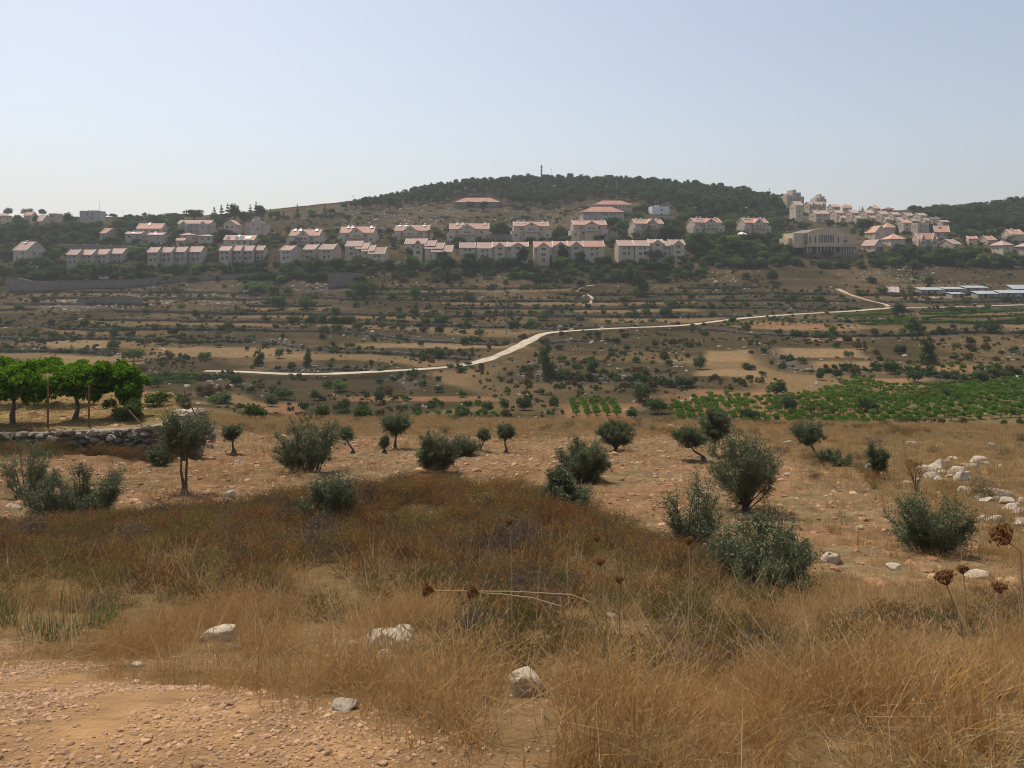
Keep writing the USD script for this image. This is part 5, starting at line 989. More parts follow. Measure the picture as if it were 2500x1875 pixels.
# scrub grown along the foot and top of the terrace walls
hp = []
for pl, side, zn, v, ln in info:
    t = rs.uniform(0, len(pl) - 1.01, int(len(pl) * 1.15)); i = t.astype(int); q = pl[i] + (pl[i + 1] - pl[i]) * (t % 1)[:, None]; hp.append(np.column_stack([q[:, 0], q[:, 1] + rs.choice([-.7, -.5, 1.3, 2.2], len(q)) + rs.normal(0, .4, len(q))]))
hp = np.vstack(hp); hp = hp[~onroad(hp[:, 0], hp[:, 1])]; hp = hp[noise(P3(hp[:, 0], hp[:, 1], 16.0, 3.0)) > .38]; n = len(hp); s = rs.gamma(3.0, .26, n) + .45
instancer('terrace_scrub', [('scrub', low_scrub(11, G_dark)), ('scrub', low_scrub(12, G_dark)), ('scrub', low_scrub(13, G_mid)), ('scrub', low_scrub(14, G_scrubf))], np.column_stack([hp, zat(hp[:, 0], hp[:, 1]) - .05]), rs.uniform(0, 6.28, n), np.stack([s * 1.15, s, s * rs.uniform(.9, 1.5, n)], 1), rs.choice(4, n, p=[.34, .28, .26, .12]), 'dark green scrub growing along the terrace walls')
# vines of the valley
def vine(seed, n=420):
    def go(t):
        r = np.random.default_rng(seed)
        bl = [(r.uniform(-.35, .35), r.uniform(-.35, .35), r.uniform(.55, .85), r.uniform(.25, .4), r.uniform(.25, .4), r.uniform(.2, .32)) for _ in range(5)]
        obj('foliage', cloud(r, bl, n, .06, 1.1), G_vinef, t); obj('stem', tube([(0, 0, -.2), (.04, .02, .3), (0, 0, .7)], [.06, .045, .02], 5), M_bark, t)
    return go
VN = [Kind('vine', 'vine', vine(800 + i)) for i in range(5)]
def put_vine(x, y_, s, lab, grp, r): VN[r.integers(5)].put(ground(x, y_), r.uniform(0, 6.28), (s * r.uniform(.85, 1.2), s * r.uniform(.85, 1.2), s * r.uniform(.85, 1.15)), lab, grp)
r = np.random.default_rng(41); VP = []
for yy in np.arange(126, 190, 3.1):
    for xx in np.arange(.17 * yy, .66 * yy, 1.75):
        x, y_ = xx + r.uniform(-.25, .25), yy + r.uniform(-.25, .25) + (xx - 30) * .22; z = float(zat(x, y_)); u = 1250 + x / y_ * F; v = HROW - z / y_ * F
        lo = np.interp(u, [1640, 1750, 1900, 2000, 2090, 2250, 2400, 2520], [990, 968, 976, 960, 932, 948, 938, 925])
        if v > lo and v < 1052 and 1635 < u < 2525 and r.random() < .9: VP.append((x, y_))
print('vines', len(VP))
VP.sort(key=lambda p: p[1])
vis = [p for p in VP if HROW - float(zat(*p)) / p[1] * F - 1.4 / p[1] * F < np.interp(1250 + p[0] / p[1] * F, [0, 1650, 2050, 2500], [1030, 1032, 1036, 1043])]
for x, y_ in vis[:255]: put_vine(x, y_, r.uniform(1.1, 1.55), 'green vine bush in the irregular vineyard below the right hand terraces', 'vine bushes of the right hand vineyard', r)
rest = np.array([(x, y_, float(zat(x, y_))) for x, y_ in vis[255:]]); n = len(rest); print('vine rest', n)
if n:
    def vp(seed):
        q = np.random.default_rng(seed); return [(cloud(q, [(q.uniform(-.35, .35), q.uniform(-.35, .35), q.uniform(.55, .85), q.uniform(.25, .4), q.uniform(.25, .4), q.uniform(.2, .32)) for _ in range(5)], 380, .06, 1.1), G_vinef), (tube([(0, 0, -.2), (0, 0, .7)], [.06, .03], 5), M_bark)]
    instancer('vineyard', [('vine', vp(900 + i)) for i in range(4)], rest, r.uniform(0, 6.28, n), r.uniform(1.1, 1.55, n), r.integers(0, 4, n), 'farther vine bushes of the right hand vineyard')
for ci, (ub, ut) in enumerate([(1408, 1398), (1437, 1422), (1458, 1444), (1484, 1469), (1507, 1492)]):
    for q in range(8):
        t = q / 7; u = ub + (ut - ub) * t; v = 1018 - 34 * t; pp = at(u, v); put_vine(pp[0], pp[1], 1.25, 'vine in the %s of five straight rows on the valley floor' % ordinal(ci), 'vines of the %s straight row' % ordinal(ci), r)
for q in range(17):
    u = 1772 + q * 15.5; pp = at(u, 794 - q * .35 + (q % 2) * 4); put_vine(pp[0], pp[1], r.uniform(1.3, 1.9), 'young vine on the red strip just below the upper road', 'young vines below the upper road', r)
for q in range(9):
    pp = at(1015 + q * 27 + r.uniform(-5, 5), 1018 + r.uniform(-2, 3)); put_vine(pp[0], pp[1], r.uniform(.9, 1.5), 'small green vine along the foot of the middle terraces', 'small vines at the foot of the middle terraces', r)
for q in range(22):
    pp = at(2190 + (q % 11) * 28 + r.uniform(-6, 6), 905 + (q // 11) * 14 + r.uniform(-2, 2)); put_vine(pp[0], pp[1], r.uniform(1.2, 1.8), 'vine on the narrow strips above the right hand vineyard', 'vines on the strips above the vineyard', r)
for i, (a, b_, hh_) in enumerate([((2042, 775), (2190, 771), 1.4), ((2090, 788), (2212, 784), 1.3), ((2100, 796), (2230, 792), 1.2), ((2250, 772), (2520, 762), 1.6), ((2250, 783), (2520, 774), 1.5), ((2240, 792), (2520, 786), 1.5), ((392, 921), (486, 920), 1.1), ((400, 929), (482, 928), 1.0), ((405, 937), (470, 936), .9)]):
    A, B = at(*a), at(*b_); L_ = np.linalg.norm(B - A); n = int(L_ * 1.9); bl = []
    for q in range(n):
        t = (q + .5) / n; g = ground(A[0] + (B[0] - A[0]) * t + r.uniform(-.2, .2), A[1] + (B[1] - A[1]) * t + r.uniform(-.25, .25)); bl.append((g[0], g[1], g[2] + hh_ * .5, r.uniform(.6, 1.0), r.uniform(.5, .8), hh_ * r.uniform(.45, .65)))
    o = obj('vine_row', cloud(r, bl, int(n * 75), .13, 1.1), G_vinef); tag(o, ['upper row of trellised vines by the road junction', 'middle row of trellised vines below the road junction', 'lowest row of trellised vines below the road junction', 'upper vine row under the road at right edge', 'middle vine row under the road at right edge', 'lower vine row under the road at right edge', 'upper of three short vine rows by the road at left', 'middle of three short vine rows by the road at left', 'lower of three short vine rows by the road at left'][i], 'vine row', 'trellised vine rows')

# ------------------------------------------------------------------ the near field: olives, vine terrace, rocks, scrub and grass
def olive(t, seed, w, h, dens=1.0, trunk=0.0, lean=0.0, ntr=1, crown=None, leafsize=.024):
    """Stems rising from the foot, twigs on each stem, narrow leaves on each twig. trunk: bare height as a part of h."""
    r = np.random.default_rng(seed); vol = w * h
    ns = int(np.clip(22 * math.sqrt(vol) * dens, 8, 58)); wood, tips = [], []
    zc = h * (trunk + (1 - trunk) * .5); rz = h * (1 - trunk) * .5; fork = np.array([lean * w * .5, 0, h * trunk * .95])
    if trunk:
        for q in range(ntr):
            o_ = (q - (ntr - 1) / 2) * .12
            pts = np.array([(o_ * .4, 0, -.2), (o_ * .8 + r.normal(0, .03), 0, h * trunk * .3), (fork[0] * .55 + o_ + r.normal(0, .05), r.normal(0, .03), h * trunk * .65), (fork[0] + o_ * 1.6, 0, h * (trunk + .12))])
            wood.append(tube(pts, np.array([.085, .06, .05, .03]) * (.7 + .3 * h / 2) * (1 if ntr == 1 else .75), 7))
        base = tube([(0, 0, -.15), (0, 0, .06), (0, 0, .2)], [.17, .14, .06], 9); wood.append(base)
    for i in range(ns):
        d = unit(r.normal(size=3)); d[2] = d[2] * .9 + (.0 if not trunk else 0.05); rr = r.uniform(.6, 1.0) * (.80 + .4 * noise(d * 1.9 + seed))
        end = np.array([fork[0] + d[0] * w * .5 * rr, d[1] * w * .5 * rr, max(zc + d[2] * rz * rr, h * .06 + h * trunk * .8)])
        st = fork + r.normal(0, .03, 3) if trunk else np.array([d[0] * w * r.uniform(0, .22), d[1] * w * r.uniform(0, .22), -.05])
        mid = st + (end - st) * .5 + np.array([0, 0, .12 * h * (1 - trunk)]) + r.normal(0, .05 * w, 3)
        tt = np.linspace(0, 1, 7)[:, None]; c = (1 - tt) ** 2 * st + 2 * tt * (1 - tt) * mid + tt ** 2 * end
        wood.append(tube(c, np.linspace(.018, .005, 7) * (.8 + .3 * h / 2), 4, False))
        for k in range(int(11 * dens) + 4):
            a = r.uniform(.22 if not trunk else .35, 1.0); j = a * 6; b0 = c[int(j)] + (c[min(int(j) + 1, 6)] - c[int(j)]) * (j % 1)
            dr = unit(unit(end - st) * .5 + r.normal(size=3) * .7 + [0, 0, .35]); tips.append((b0, b0 + dr * r.uniform(.14, .36) * (.6 + .25 * h)))
    A = np.array([q[0] for q in tips]); B = np.array([q[1] for q in tips]); m = 30
    s = r.uniform(.1, 1.08, (len(A), m, 1)); P_ = (A[:, None] + (B - A)[:, None] * s + r.normal(0, .03, (len(A), m, 3))).reshape(-1, 3)
    P_ = P_[P_[:, 2] > .02]; ax = np.repeat(unit(B - A)[:, None], m, 1).reshape(-1, 3)[:len(P_)]
    n = len(P_); dr = unit(ax * .8 + r.normal(size=(n, 3)) * .75); nr = unit(np.cross(dr, r.normal(size=(n, 3)))); bb = np.cross(nr, dr); sz_ = (leafsize * r.uniform(.7, 1.35, n))[:, None]
    V = np.stack([P_, P_ + dr * sz_ * 1.4 - bb * sz_ * .42, P_ + dr * sz_ * 3.0, P_ + dr * sz_ * 1.4 + bb * sz_ * .42], 1).reshape(-1, 3); kk = np.arange(n)[:, None] * 4
    obj('foliage', (V, np.vstack([kk + [0, 1, 2], kk + [0, 2, 3]])), G_olive, t); obj('trunk' if trunk else 'stems', join(wood), M_bark, t)
OL = [ # u, v, w, h, trunk, lean, stems, density, label
 (70, 1208, 128, 132, 0, 0, 1, .62, 'loose grey-green olive bush at the far left, behind the wide one'),
 (192, 1268, 232, 135, 0, 0, 1, 1.15, 'wide dark olive bush at the left foreground edge of the field'),
 (451, 1206, 118, 192, .44, .0, 2, 1.0, 'young olive tree with twin trunks and round crown before the stone mound'),
 (390, 1140, 40, 58, 0, 0, 1, 1.3, 'tiny dark bush left of the twin-trunked olive tree'),
 (571, 1106, 36, 60, .5, -.15, 1, 1.0, 'small olive tree with thin stem right of the stone mound'),
 (746, 1152, 160, 140, 0, 0, 1, 1.2, 'big rounded olive bush in the left middle of the field'),
 (862, 1107, 30, 56, .6, -.9, 1, .9, 'thin leaning olive sapling right of the big rounded bush'),
 (965, 1097, 68, 82, .42, .05, 2, 1.1, 'olive tree with two stems and dark shade beneath'),
 (905 + 33, 1107, 16, 40, .3, 0, 1, .9, 'slim olive shoot left of the two-stemmed olive'),
 (1063, 1154, 90, 102, 0, 0, 1, 1.4, 'dense dark upright olive bush near the middle of the field'),
 (1126, 1116, 84, 48, 0, 0, 1, 1.2, 'low spreading olive bush behind the dense upright one'),
 (1173, 1103, 24, 50, .55, .5, 1, .8, 'bare spindly olive sapling with few leaves'),
 (1236, 1106, 38, 66, .45, -.1, 1, .9, 'small airy olive tree right of the spindly sapling'),
 (1502, 1103, 76, 74, .12, 0, 1, 1.3, 'rounded olive bush with short stem at the far field edge'),
 (1428, 1175, 124, 98, 0, 0, 1, 1.5, 'dense dark dome-shaped olive bush right of centre'),
 (1383, 1254, 112, 66, 0, 0, 1, 1.5, 'low dark olive bush with one upright shoot, nearer than the dome'),
 (803, 1292, 140, 130, 0, 0, 1, 1.05, 'olive bush with upright top at the scrub mound edge'),
 (1718, 1124, 78, 76, .4, -.8, 1, 1.0, 'olive tree with crown leaning left at the right of centre'),
 (1742, 1112, 68, 104, .3, .1, 1, 1.2, 'olive tree behind the leaning one, crown above the crest'),
 (1822, 1250, 186, 186, .06, 0, 1, 1.25, 'largest olive bush, tall and dark, right of centre'),
 (1692, 1355, 140, 196, 0, 0, 1, .75, 'loose tall olive bush in front of the largest one'),
 (1872, 1450, 262, 184, 0, 0, 1, 1.3, 'broad olive bush nearest the viewer on the right'),
 (2275, 1352, 178, 156, 0, 0, 1, 1.15, 'rounded olive bush standing alone at the right by the rocks'),
 (2142, 1168, 36, 86, .1, 0, 1, 1.0, 'narrow upright olive bush near the white rocks'),
 (1992, 1117, 66, 88, .36, -.6, 1, 1.0, 'small olive tree leaning left near the crest at right'),
 (2033, 1138, 74, 38, 0, 0, 1, 1.1, 'low olive bush right of the small leaning tree')]
for i, (u, v, w, h, trk_, ln, ntr, de, lab) in enumerate(OL):
    p = at(u, v); k = p[1] / F; t = thing('olive_tree' if trk_ > .2 else 'olive_bush', lab, 'olive tree' if trk_ > .2 else 'bush', p, float((i * 1.7) % .6 - .3))
    olive(t, 300 + i, w * k * 1.22, h * k * 1.06, de, trk_, ln, ntr, leafsize=.0145 + .00030 * p[1])
p = at(1376, 1250); t = thing('olive_shoot', 'dark upright olive shoot rising from the low dark bush', 'shoot', p); olive(t, 777, .35, 100 * p[1] / F, 1.6, .2, -.4, 1)
# dead plant before the white rocks
p = at(2236, 1200); t = thing('dead_thistle', 'dark dead thistle plant behind the lone right olive bush', 'plant', p); r = np.random.default_rng(4); st_ = []
for q in range(16):
    a = r.uniform(0, 6.28); hh_ = r.uniform(.5, 1.15); st_.append(tube([(0, 0, -.1), (math.cos(a) * .1, math.sin(a) * .1, hh_ * .5), (math.cos(a) * .38 * r.uniform(.3, 1), math.sin(a) * .3, hh_)], [.012, .008, .004], 4, False))
obj('stalks', join(st_), M_bark, t); tag(obj('heads', leaves(np.array([s_[0][-1] for s_ in st_ for _ in range(14)]) + r.normal(0, .05, (16 * 14, 3)), r.normal(size=(16 * 14, 3)), .02, 1.8, r), G_scrub, t), kind='stuff')

# vine terrace at left: wall of single stones, mound, vines, posts
r = np.random.default_rng(51); wl = thing('dry_stone_wall', 'dry stone wall holding up the vine terrace at left', 'wall')
WT = [(-60, 1058), (0, 1056), (100, 1056), (180, 1052), (260, 1050), (330, 1046), (385, 1036)]
def wall_top(x): u = 1250 + x / WALL_Y * F; return -(np.interp(u, [q[0] for q in WT], [q[1] for q in WT]) - HROW) / F * WALL_Y
def one_stone(c, s, mt, parent):
    m = stones(np.array([c]), np.array([s]), r); return obj('stone', m, mt, parent)
n_st = 0; acc = []
for sz_ in np.concatenate([np.linspace(.25, .17, 50), np.linspace(.17, .11, 120), np.linspace(.115, .07, 130)]):
    for _ in range(14):
        x = r.uniform(-25.2, -15.7); zt = float(wall_top(x)); zl = float(zat(x, WALL_Y - .4)) - .1; z = r.uniform(zl, zt - sz_ * .35)
        if all(((x - q[0]) / 1.25) ** 2 + (z - q[1]) ** 2 > (.66 * (sz_ + q[2])) ** 2 for q in acc): acc.append((x, z, sz_)); break
for x, z, s_ in acc:
    m = rock(r, s_ * r.uniform(1.15, 1.5), s_ * 1.0, s_ * r.uniform(.85, 1.05), 1, 9); v = m[0].copy(); a_ = r.normal(0, .12); v = np.stack([v[:, 0] * math.cos(a_) - v[:, 2] * math.sin(a_), v[:, 1], v[:, 0] * math.sin(a_) + v[:, 2] * math.cos(a_)], -1)
    obj('stone', (v + [x, WALL_Y + r.uniform(-.06, .06), z], m[1]), M_wstone if r.random() < .45 else M_limef, wl); n_st += 1
print('wall stones', n_st)
back = [(q, z_) for q in np.linspace(-24.8, -15.4, 24) for z_ in (0,)]
xa = np.linspace(-26, -15.4, 30); bk = []
zt = np.array([wall_top(q) for q in xa]); zb_ = zat(xa, np.full(30, WALL_Y - .4))
V = np.vstack([np.column_stack([xa, np.full(30, WALL_Y + .16), zb_ - .5]), np.column_stack([xa, np.full(30, WALL_Y + .16), zt - .06]), np.column_stack([xa, np.full(30, WALL_Y + .7), zt - .06])])
obj('wall_core', (V - [0, 0, 0], np.array([[o_ + i, o_ + i + 1, o_ + 31 + i, o_ + 30 + i] for o_ in (0, 30) for i in range(29)])), M_wstone, wl)
md = thing('stone_mound', 'tall heap of pale stones at the right end of the vine terrace wall', 'stone heap')
cx = (440 - 1250) / F * WALL_Y; zb0 = float(zat(cx, WALL_Y - 1.2))
obj('mound_core', (lambda vf: (vf[0] + [cx, WALL_Y + .9, zb0 + .2], vf[1]))(rock(r, 1.05, .9, 1.35, 2)), M_wstone, md)
for q in range(90):
    a = r.uniform(-2.9, .1) ; zz_ = r.uniform(0, 1.62); rad = 1.12 * (1 - .42 * (zz_ / 1.62) ** 2)
    c = (cx + math.cos(a) * rad + r.normal(0, .03), WALL_Y + .9 + math.sin(a) * rad * .88, zb0 + zz_)
    s_ = r.uniform(.10, .24); m = rock(r, s_, s_ * .8, s_ * .7, 1); obj('stone', (m[0] + c, m[1]), M_lime if r.random() < .6 else M_wstone, md)
for q in range(22):
    a = r.uniform(0, 6.28); rad = r.uniform(0, .7); s_ = r.uniform(.14, .28); m = rock(r, s_, s_ * .8, s_ * .6, 1); obj('stone', (m[0] + [cx + math.cos(a) * rad, WALL_Y + .9 + math.sin(a) * rad, zb0 + 1.62 + r.uniform(-.08, .05)], m[1]), M_lime, md)
def vine_tree(lab, u, vb, trunk_pts, boxes, yd, n, seed):
    r = np.random.default_rng(seed); k = yd / F
    x0 = (u - 1250) * k; z0 = float(zat(x0, yd)); t = thing('vine_tree', lab, 'vine', (x0, yd, z0))
    bl = []
    for (ua, ub, va, vb_) in boxes:
        wx, wz = (ub - ua) * k, (vb_ - va) * k; c = ((ua + ub) / 2 - 1250) * k - x0, -((va + vb_) / 2 - HROW) / F * yd - z0
        for q in range(9): bl.append((c[0] + r.uniform(-.36, .36) * wx, r.uniform(-.8, .8), c[1] + r.uniform(-.3, .3) * wz, wx * r.uniform(.14, .24), r.uniform(.4, .7), wz * r.uniform(.16, .27)))
        bl.append((c[0], 0, c[1], wx * .4, .9, wz * .36))
    obj('foliage', cloud(r, bl, n, .058, 1.15, 2.2), G_vine, t)
    obj('trunk', tube(trunk_pts, np.linspace(.13, .07, len(trunk_pts)) * (1 + .2 * np.sin(np.arange(len(trunk_pts)) * 2.1)), 8), M_bark, t)
    for q in range(5):
        a = trunk_pts[-1]; b_ = bl[int(r.integers(len(bl)))]; obj('branch', tube([a, ((a[0] + b_[0]) / 2, b_[1] * .4, (a[2] + b_[2]) / 2 + .1), (b_[0], b_[1], b_[2])], [.05, .035, .015], 5, False), M_bark, t)
vine_tree('bright green trained vine with thick trunk at the left picture edge', 32, 1050, [(0, 0, -.2), (-.05, .02, .4), (.04, 0, .9), (0, 0, 1.5)], [(-70, 50, 886, 985), (10, 120, 884, 996), (-40, 90, 905, 1004)], 39.6, 15000, 61)
vine_tree('bright green trained vine with curved trunk, middle of the terrace', 184, 1032, [(-.12, 0, -.2), (.02, 0, .15), (.14, 0, .6), (.02, 0, 1.1), (-.12, 0, 1.6)], [(122, 240, 886, 968), (180, 262, 905, 990), (130, 200, 915, 985)], 40.6, 12500, 62)
vine_tree('bright green trained vine at the right end of the terrace', 312, 1010, [(0, 0, -.2), (.05, 0, .5), (-.05, 0, 1.0), (.02, 0, 1.5)], [(226, 350, 878, 950), (280, 352, 915, 1000), (240, 310, 905, 972)], 41.5, 13000, 63)
vine_tree('flat vine canopy behind the left and middle trained vines', 60, 1000, [(0, 0, -.2), (.03, 0, .7), (0, 0, 1.7)], [(-60, 70, 868, 915), (50, 150, 872, 925), (130, 235, 880, 925)], 45.0, 11000, 64)
p = ground((300 - 1250) / F * 40.0, 40.0); t = thing('bramble_bush', 'low green bush under the right trained vine on the wall', 'bush', p); r2 = np.random.default_rng(9)
obj('foliage', cloud(r2, [(r2.uniform(-.7, .7), r2.uniform(-.3, .3), r2.uniform(.2, .75), .35, .35, .3) for _ in range(9)], 5200, .03, 1.4), G_mid, t); obj('stems', join([tube([(0, 0, -.1), (r2.normal(0, .2), 0, .4), (r2.normal(0, .5), r2.normal(0, .2), .8)], [.02, .015, .006], 4) for _ in range(8)]), M_bark, t)
for u, y_, vt, lab in ((117, 38.6, 930, 'rusty trellis post between the left and middle trained vines'), (217, 38.9, 940, 'rusty trellis post right of the curved vine trunk')):
    g = ground((u - 1250) / F * y_, y_); h_ = -(vt - HROW) / F * y_ - g[2]; t = thing('trellis_post', lab, 'post', g); obj('shaft', tube([(0, 0, -.3), (0, 0, h_)], .045, 8), M_rust, t); obj('cap_wire', tube([(-.08, 0, h_ - .08), (.08, 0, h_ - .08)], .012, 5), M_pole, t)
for a, b_, lab in (((-13.9, 37.9, zb0 + 1.5), (-14.35, 37.6, zb0 + 2.75), 'leaning dark stake stuck in the stone mound'), ((-17.1, 38.4, -6.75), (-15.6, 37.4, -7.75), 'dark pipe slanting down over the terrace wall')):
    t = thing('stake', lab, 'stake', a); d_ = np.array(b_) - np.array(a); obj('rod', tube([(0, 0, 0), d_ * .5, d_], .028, 6), M_rust, t); obj('tie', tube([d_ * .86 - [.05, 0, 0], d_ * .86 + [.05, 0, 0]], .04, 6), M_pole, t)
for (u0, u1, v) in ((205, 232, 909), ):
    y_ = 41; A = np.array([(u0 - 1250) / F * y_, y_, -(v - HROW) / F * y_]); B = np.array([(u1 + 8 - 1250) / F * y_, y_, -(v - 1 - HROW) / F * y_]); o = obj('trellis_wire', tube([A, (A + B) / 2 + [0, 0, -.03], B], .02, 6), M_pole); tag(o, 'dark trellis bar between the middle and right trained vines', 'trellis bar')

# boulders and rocks one can pick out: u, v, width, height
r = np.random.default_rng(71)
RKP = []
RK = [(938, 1598, 118, 78, 'big pale boulder with a dark hole in the scrub, left of centre'), (1282, 1700, 100, 80, 'pale boulder behind tall grass at bottom centre'), (982, 1560, 52, 46, 'rock leaning on the right of the big pale boulder'), (935, 1608, 50, 26, 'small rock in front of the big pale boulder'), (858, 1580, 26, 18, 'small rock left of the big pale boulder'), (525, 1568, 104, 34, 'flat pale rock half hidden by grass at lower left'), (836, 1733, 70, 24, 'flat reddish slab in the grass above the track'), (330, 1628, 34, 14, 'small pale stone at the grass edge on the left'), (2034, 1374, 54, 28, 'pale flat stone with dark shadow in the right field'), (2188, 1390, 36, 16, 'pale angular stone in the right field furrows'), (2400, 1412, 60, 18, 'long pale stone at the right field edge'), (1146, 1322, 26, 12, 'pale stone on the scrub mound, right'), (1155, 1278, 22, 8, 'small white stone beside grey twigs on the mound'), (1112, 1278, 20, 8, 'small white stone left of its neighbour on the mound'), (1496, 1512, 30, 18, 'pale stone in the scrub right of centre'), (560, 1218, 30, 26, 'pointed reddish stone right of the twin-trunked olive'), (508, 1256, 26, 12, 'flat pale stone in the left field'), (505, 1327, 32, 14, 'pale stone sunk in the brown scrub at left'), (2422, 1092, 16, 14, 'white stone on the far crest at right'), (2230, 1084, 24, 8, 'flat white stone on the right crest'), (1925, 1086, 22, 14, 'round reddish stone near the crest'), (1640, 1042, 20, 6, 'flat white stone on the crest right of centre'), (640, 1322, 20, 14, 'reddish stone on the left field edge'), (1920, 1163, 14, 10, 'small round stone in the right field')]
for u, v, w, h, lab in RK:
    p = at(u, v); k = p[1] / F; RKP.append((p[0], p[1], max(w * k, .12))) if w > 24 and v > 1300 else 0; t = thing('boulder' if w > 60 else 'stone', lab, 'boulder' if w > 60 else 'stone', p)
    obj('rock', (lambda vf: (np.column_stack([vf[0][:, :2] + [0, w * k * .22], h * k * .82 * np.tanh(vf[0][:, 2] / (h * k * .82))]), vf[1]))(rock(r, w * k * .64, w * k * .52, h * k * 1.25, 3, 24)), M_lime, t, smooth=25)
OUT = [(2128, 1150), (2150, 1158), (2215, 1180), (2240, 1172), (2262, 1152), (2280, 1148), (2292, 1140), (2300, 1155), (2275, 1168), (2290, 1170), (2310, 1128), (2325, 1122), (2318, 1165), (2335, 1158), (2350, 1146), (2362, 1158), (2358, 1168), (2345, 1172), (2390, 1128), (2405, 1132), (2372, 1140), (2352, 1198), (2375, 1196), (2392, 1190), (2405, 1200), (2420, 1206), (2440, 1204), (2452, 1212), (2432, 1218), (2410, 1222), (2395, 1216), (2460, 1228), (2480, 1232), (2495, 1226), (2470, 1245), (2488, 1252), (2400, 1268), (2425, 1272), (2500, 1275), (2485, 1282)]
for i, (u, v) in enumerate(OUT):
    p = at(u, v); k = p[1] / F; w = r.uniform(22, 54); t = thing('outcrop_rock', 'white limestone rock of the outcrop at right', 'rock', p, r.uniform(-.4, .4), 'limestone rocks of the right hand outcrop'); obj('rock', rock(r, w * k * .55, w * k * .42, w * k * r.uniform(.28, .42), 2, 14), M_lime, t, smooth=25)

# ---- stuff: gravel, field stones, scrub, grass
rn = np.random.default_rng(81)
def clear(x, y_):
    """Short growth just before a rock, so that it stands free."""
    c = np.ones_like(x)
    for (rx, ry, rw) in RKP: c *= 1 - .93 * np.exp(-(((x - rx * y_ / ry) / (rw * .95)) ** 2 + ((y_ - ry + .42) / (.62 + rw * .5)) ** 2) ** 2)
    return c
def near_pts(n, y0, y1, dens, smax=.66):
    out = np.zeros((0, 2))
    for _ in range(400):
        yy = np.sqrt(rn.uniform(y0 ** 2, y1 ** 2, 20000)); xx = rn.uniform(-smax, smax, 20000) * yy
        k = rn.uniform(0, 1, 20000) < dens(xx, yy); out = np.vstack([out, np.column_stack([xx, yy])[k]])
        if len(out) >= n: break
    out = out[:n]; return np.column_stack([out, zat(out[:, 0], out[:, 1])])
fld = lambda x, y_: sample(field, x, y_)
rocks_near = lambda i, m: [(rock(np.random.default_rng(90 + i), 1, .85, .62, 1), m)]
p = near_pts(13000, 2.0, 7.5, lambda x, y_: track(x, y_) * .9 * sm(.3, .6, fbm(P3(x, y_, .5, 2.0), 2)) + .03); n = len(p)
instancer('gravel', [('pebble', rocks_near(i, M_pebble)) for i in range(5)], p, rn.uniform(0, 6.28, n), rn.gamma(1.6, .0030, n) + .003, rn.integers(0, 5, n), 'reddish gravel on the track at bottom left')
p = near_pts(27000, 12, 62, lambda x, y_: fld(x, y_) * (.30 + .70 * sm(.40, .60, fbm(P3(x, y_, 1.6, 3.0), 3))) + .02); n = len(p)
instancer('field_stones', [('clod', rocks_near(i, M_clod)) for i in range(3)] + [('stone', rocks_near(5 + i, M_pebble)) for i in range(3)] + [('stone', rocks_near(9, M_lime))], p - [0, 0, .01], rn.uniform(0, 6.28, n), rn.gamma(1.05, .036, n) + .016, rn.choice(7, n, p=[.26, .26, .20, .10, .09, .05, .04]), 'stones and red clods strewn over the ploughed field')
def tuft(seed, nb, h, spread, wid, head=False, leafm=G_grass, curl=.5, hl=.02):
    r = np.random.default_rng(seed); V, Fc, c = [], [], 0
    a = r.uniform(0, 6.28, nb); b0 = np.column_stack([r.normal(0, spread, nb), r.normal(0, spread, nb), np.full(nb, -.02)]); hh_ = h * r.uniform(.45, 1.15, nb); ln_ = r.uniform(.08, curl, nb) * hh_
    d = np.column_stack([np.cos(a), np.sin(a), np.zeros(nb)]); s_ = np.column_stack([-np.sin(a + .6), np.cos(a + .6), np.zeros(nb)]) * (wid * r.uniform(.6, 1.2, nb))[:, None]
    up = np.array([0, 0, 1.0]); m1 = b0 + d * (ln_ * .35)[:, None] + up * (hh_ * .6)[:, None]; t1 = b0 + d * ln_[:, None] + up * (hh_ * (1 - .12 * ln_ / hh_))[:, None]
    V = np.stack([b0 - s_, b0 + s_, m1 - s_ * .75, m1 + s_ * .75, t1], 1).reshape(-1, 3); k = np.arange(nb)[:, None] * 5
    Fc = np.vstack([k + [0, 1, 3], k + [0, 3, 2], k + [2, 3, 4]]); ms = [((V, Fc), leafm)]
    if head:
        kh = r.random(nb) < .6; tp = t1[kh]; dd = unit((t1 - m1)[kh]); sd = unit(np.cross(dd, r.normal(size=dd.shape))); q = (r.uniform(.5, 1.1, len(tp)) * hl)[:, None]
        V2 = np.stack([tp - dd * q * .2, tp + dd * q * .6 - sd * q * .17, tp + dd * q * 1.6, tp + dd * q * .6 + sd * q * .17], 1).reshape(-1, 3); k2 = np.arange(len(tp))[:, None] * 4
        V3 = np.stack([tp - dd * q * .2, tp + dd * q * .6 - np.cross(dd, sd) * q * .17, tp + dd * q * 1.6, tp + dd * q * .6 + np.cross(dd, sd) * q * .17], 1).reshape(-1, 3)
        ms.append((join([(V2, np.vstack([k2 + [0, 1, 2], k2 + [0, 2, 3]])), (V3, np.vstack([k2 + [0, 1, 2], k2 + [0, 2, 3]]))]), G_head))
    return ms
scrub_m = lambda x, y_: clear(x, y_) * sm(6.0, 8.6, y_ + 1.8 * (noise(P3(x, y_, 1.5, 61.0)) - .5)) * (1 - sm(19.5, 21.5, y_)) * (1 - sm(-.5, 3.0, x - .20 * (y_ - 10) - 1.0)) 
thick = lambda x, y_: sm(.45, .58, fbm(P3(x, y_, 1.3, 27.0), 3)) * (x > -1.0)
gold = lambda x, y_: clear(x, y_) * (1 - track(x, y_)) * (1 - .9 * fld(x, y_)) * (1 - .7 * thick(x, y_)) * (1 - scrub_m(x, y_) * .9) * (.06 + .94 * sm(.42, .60, fbm(P3(x, y_, .9, 5.0), 3)))
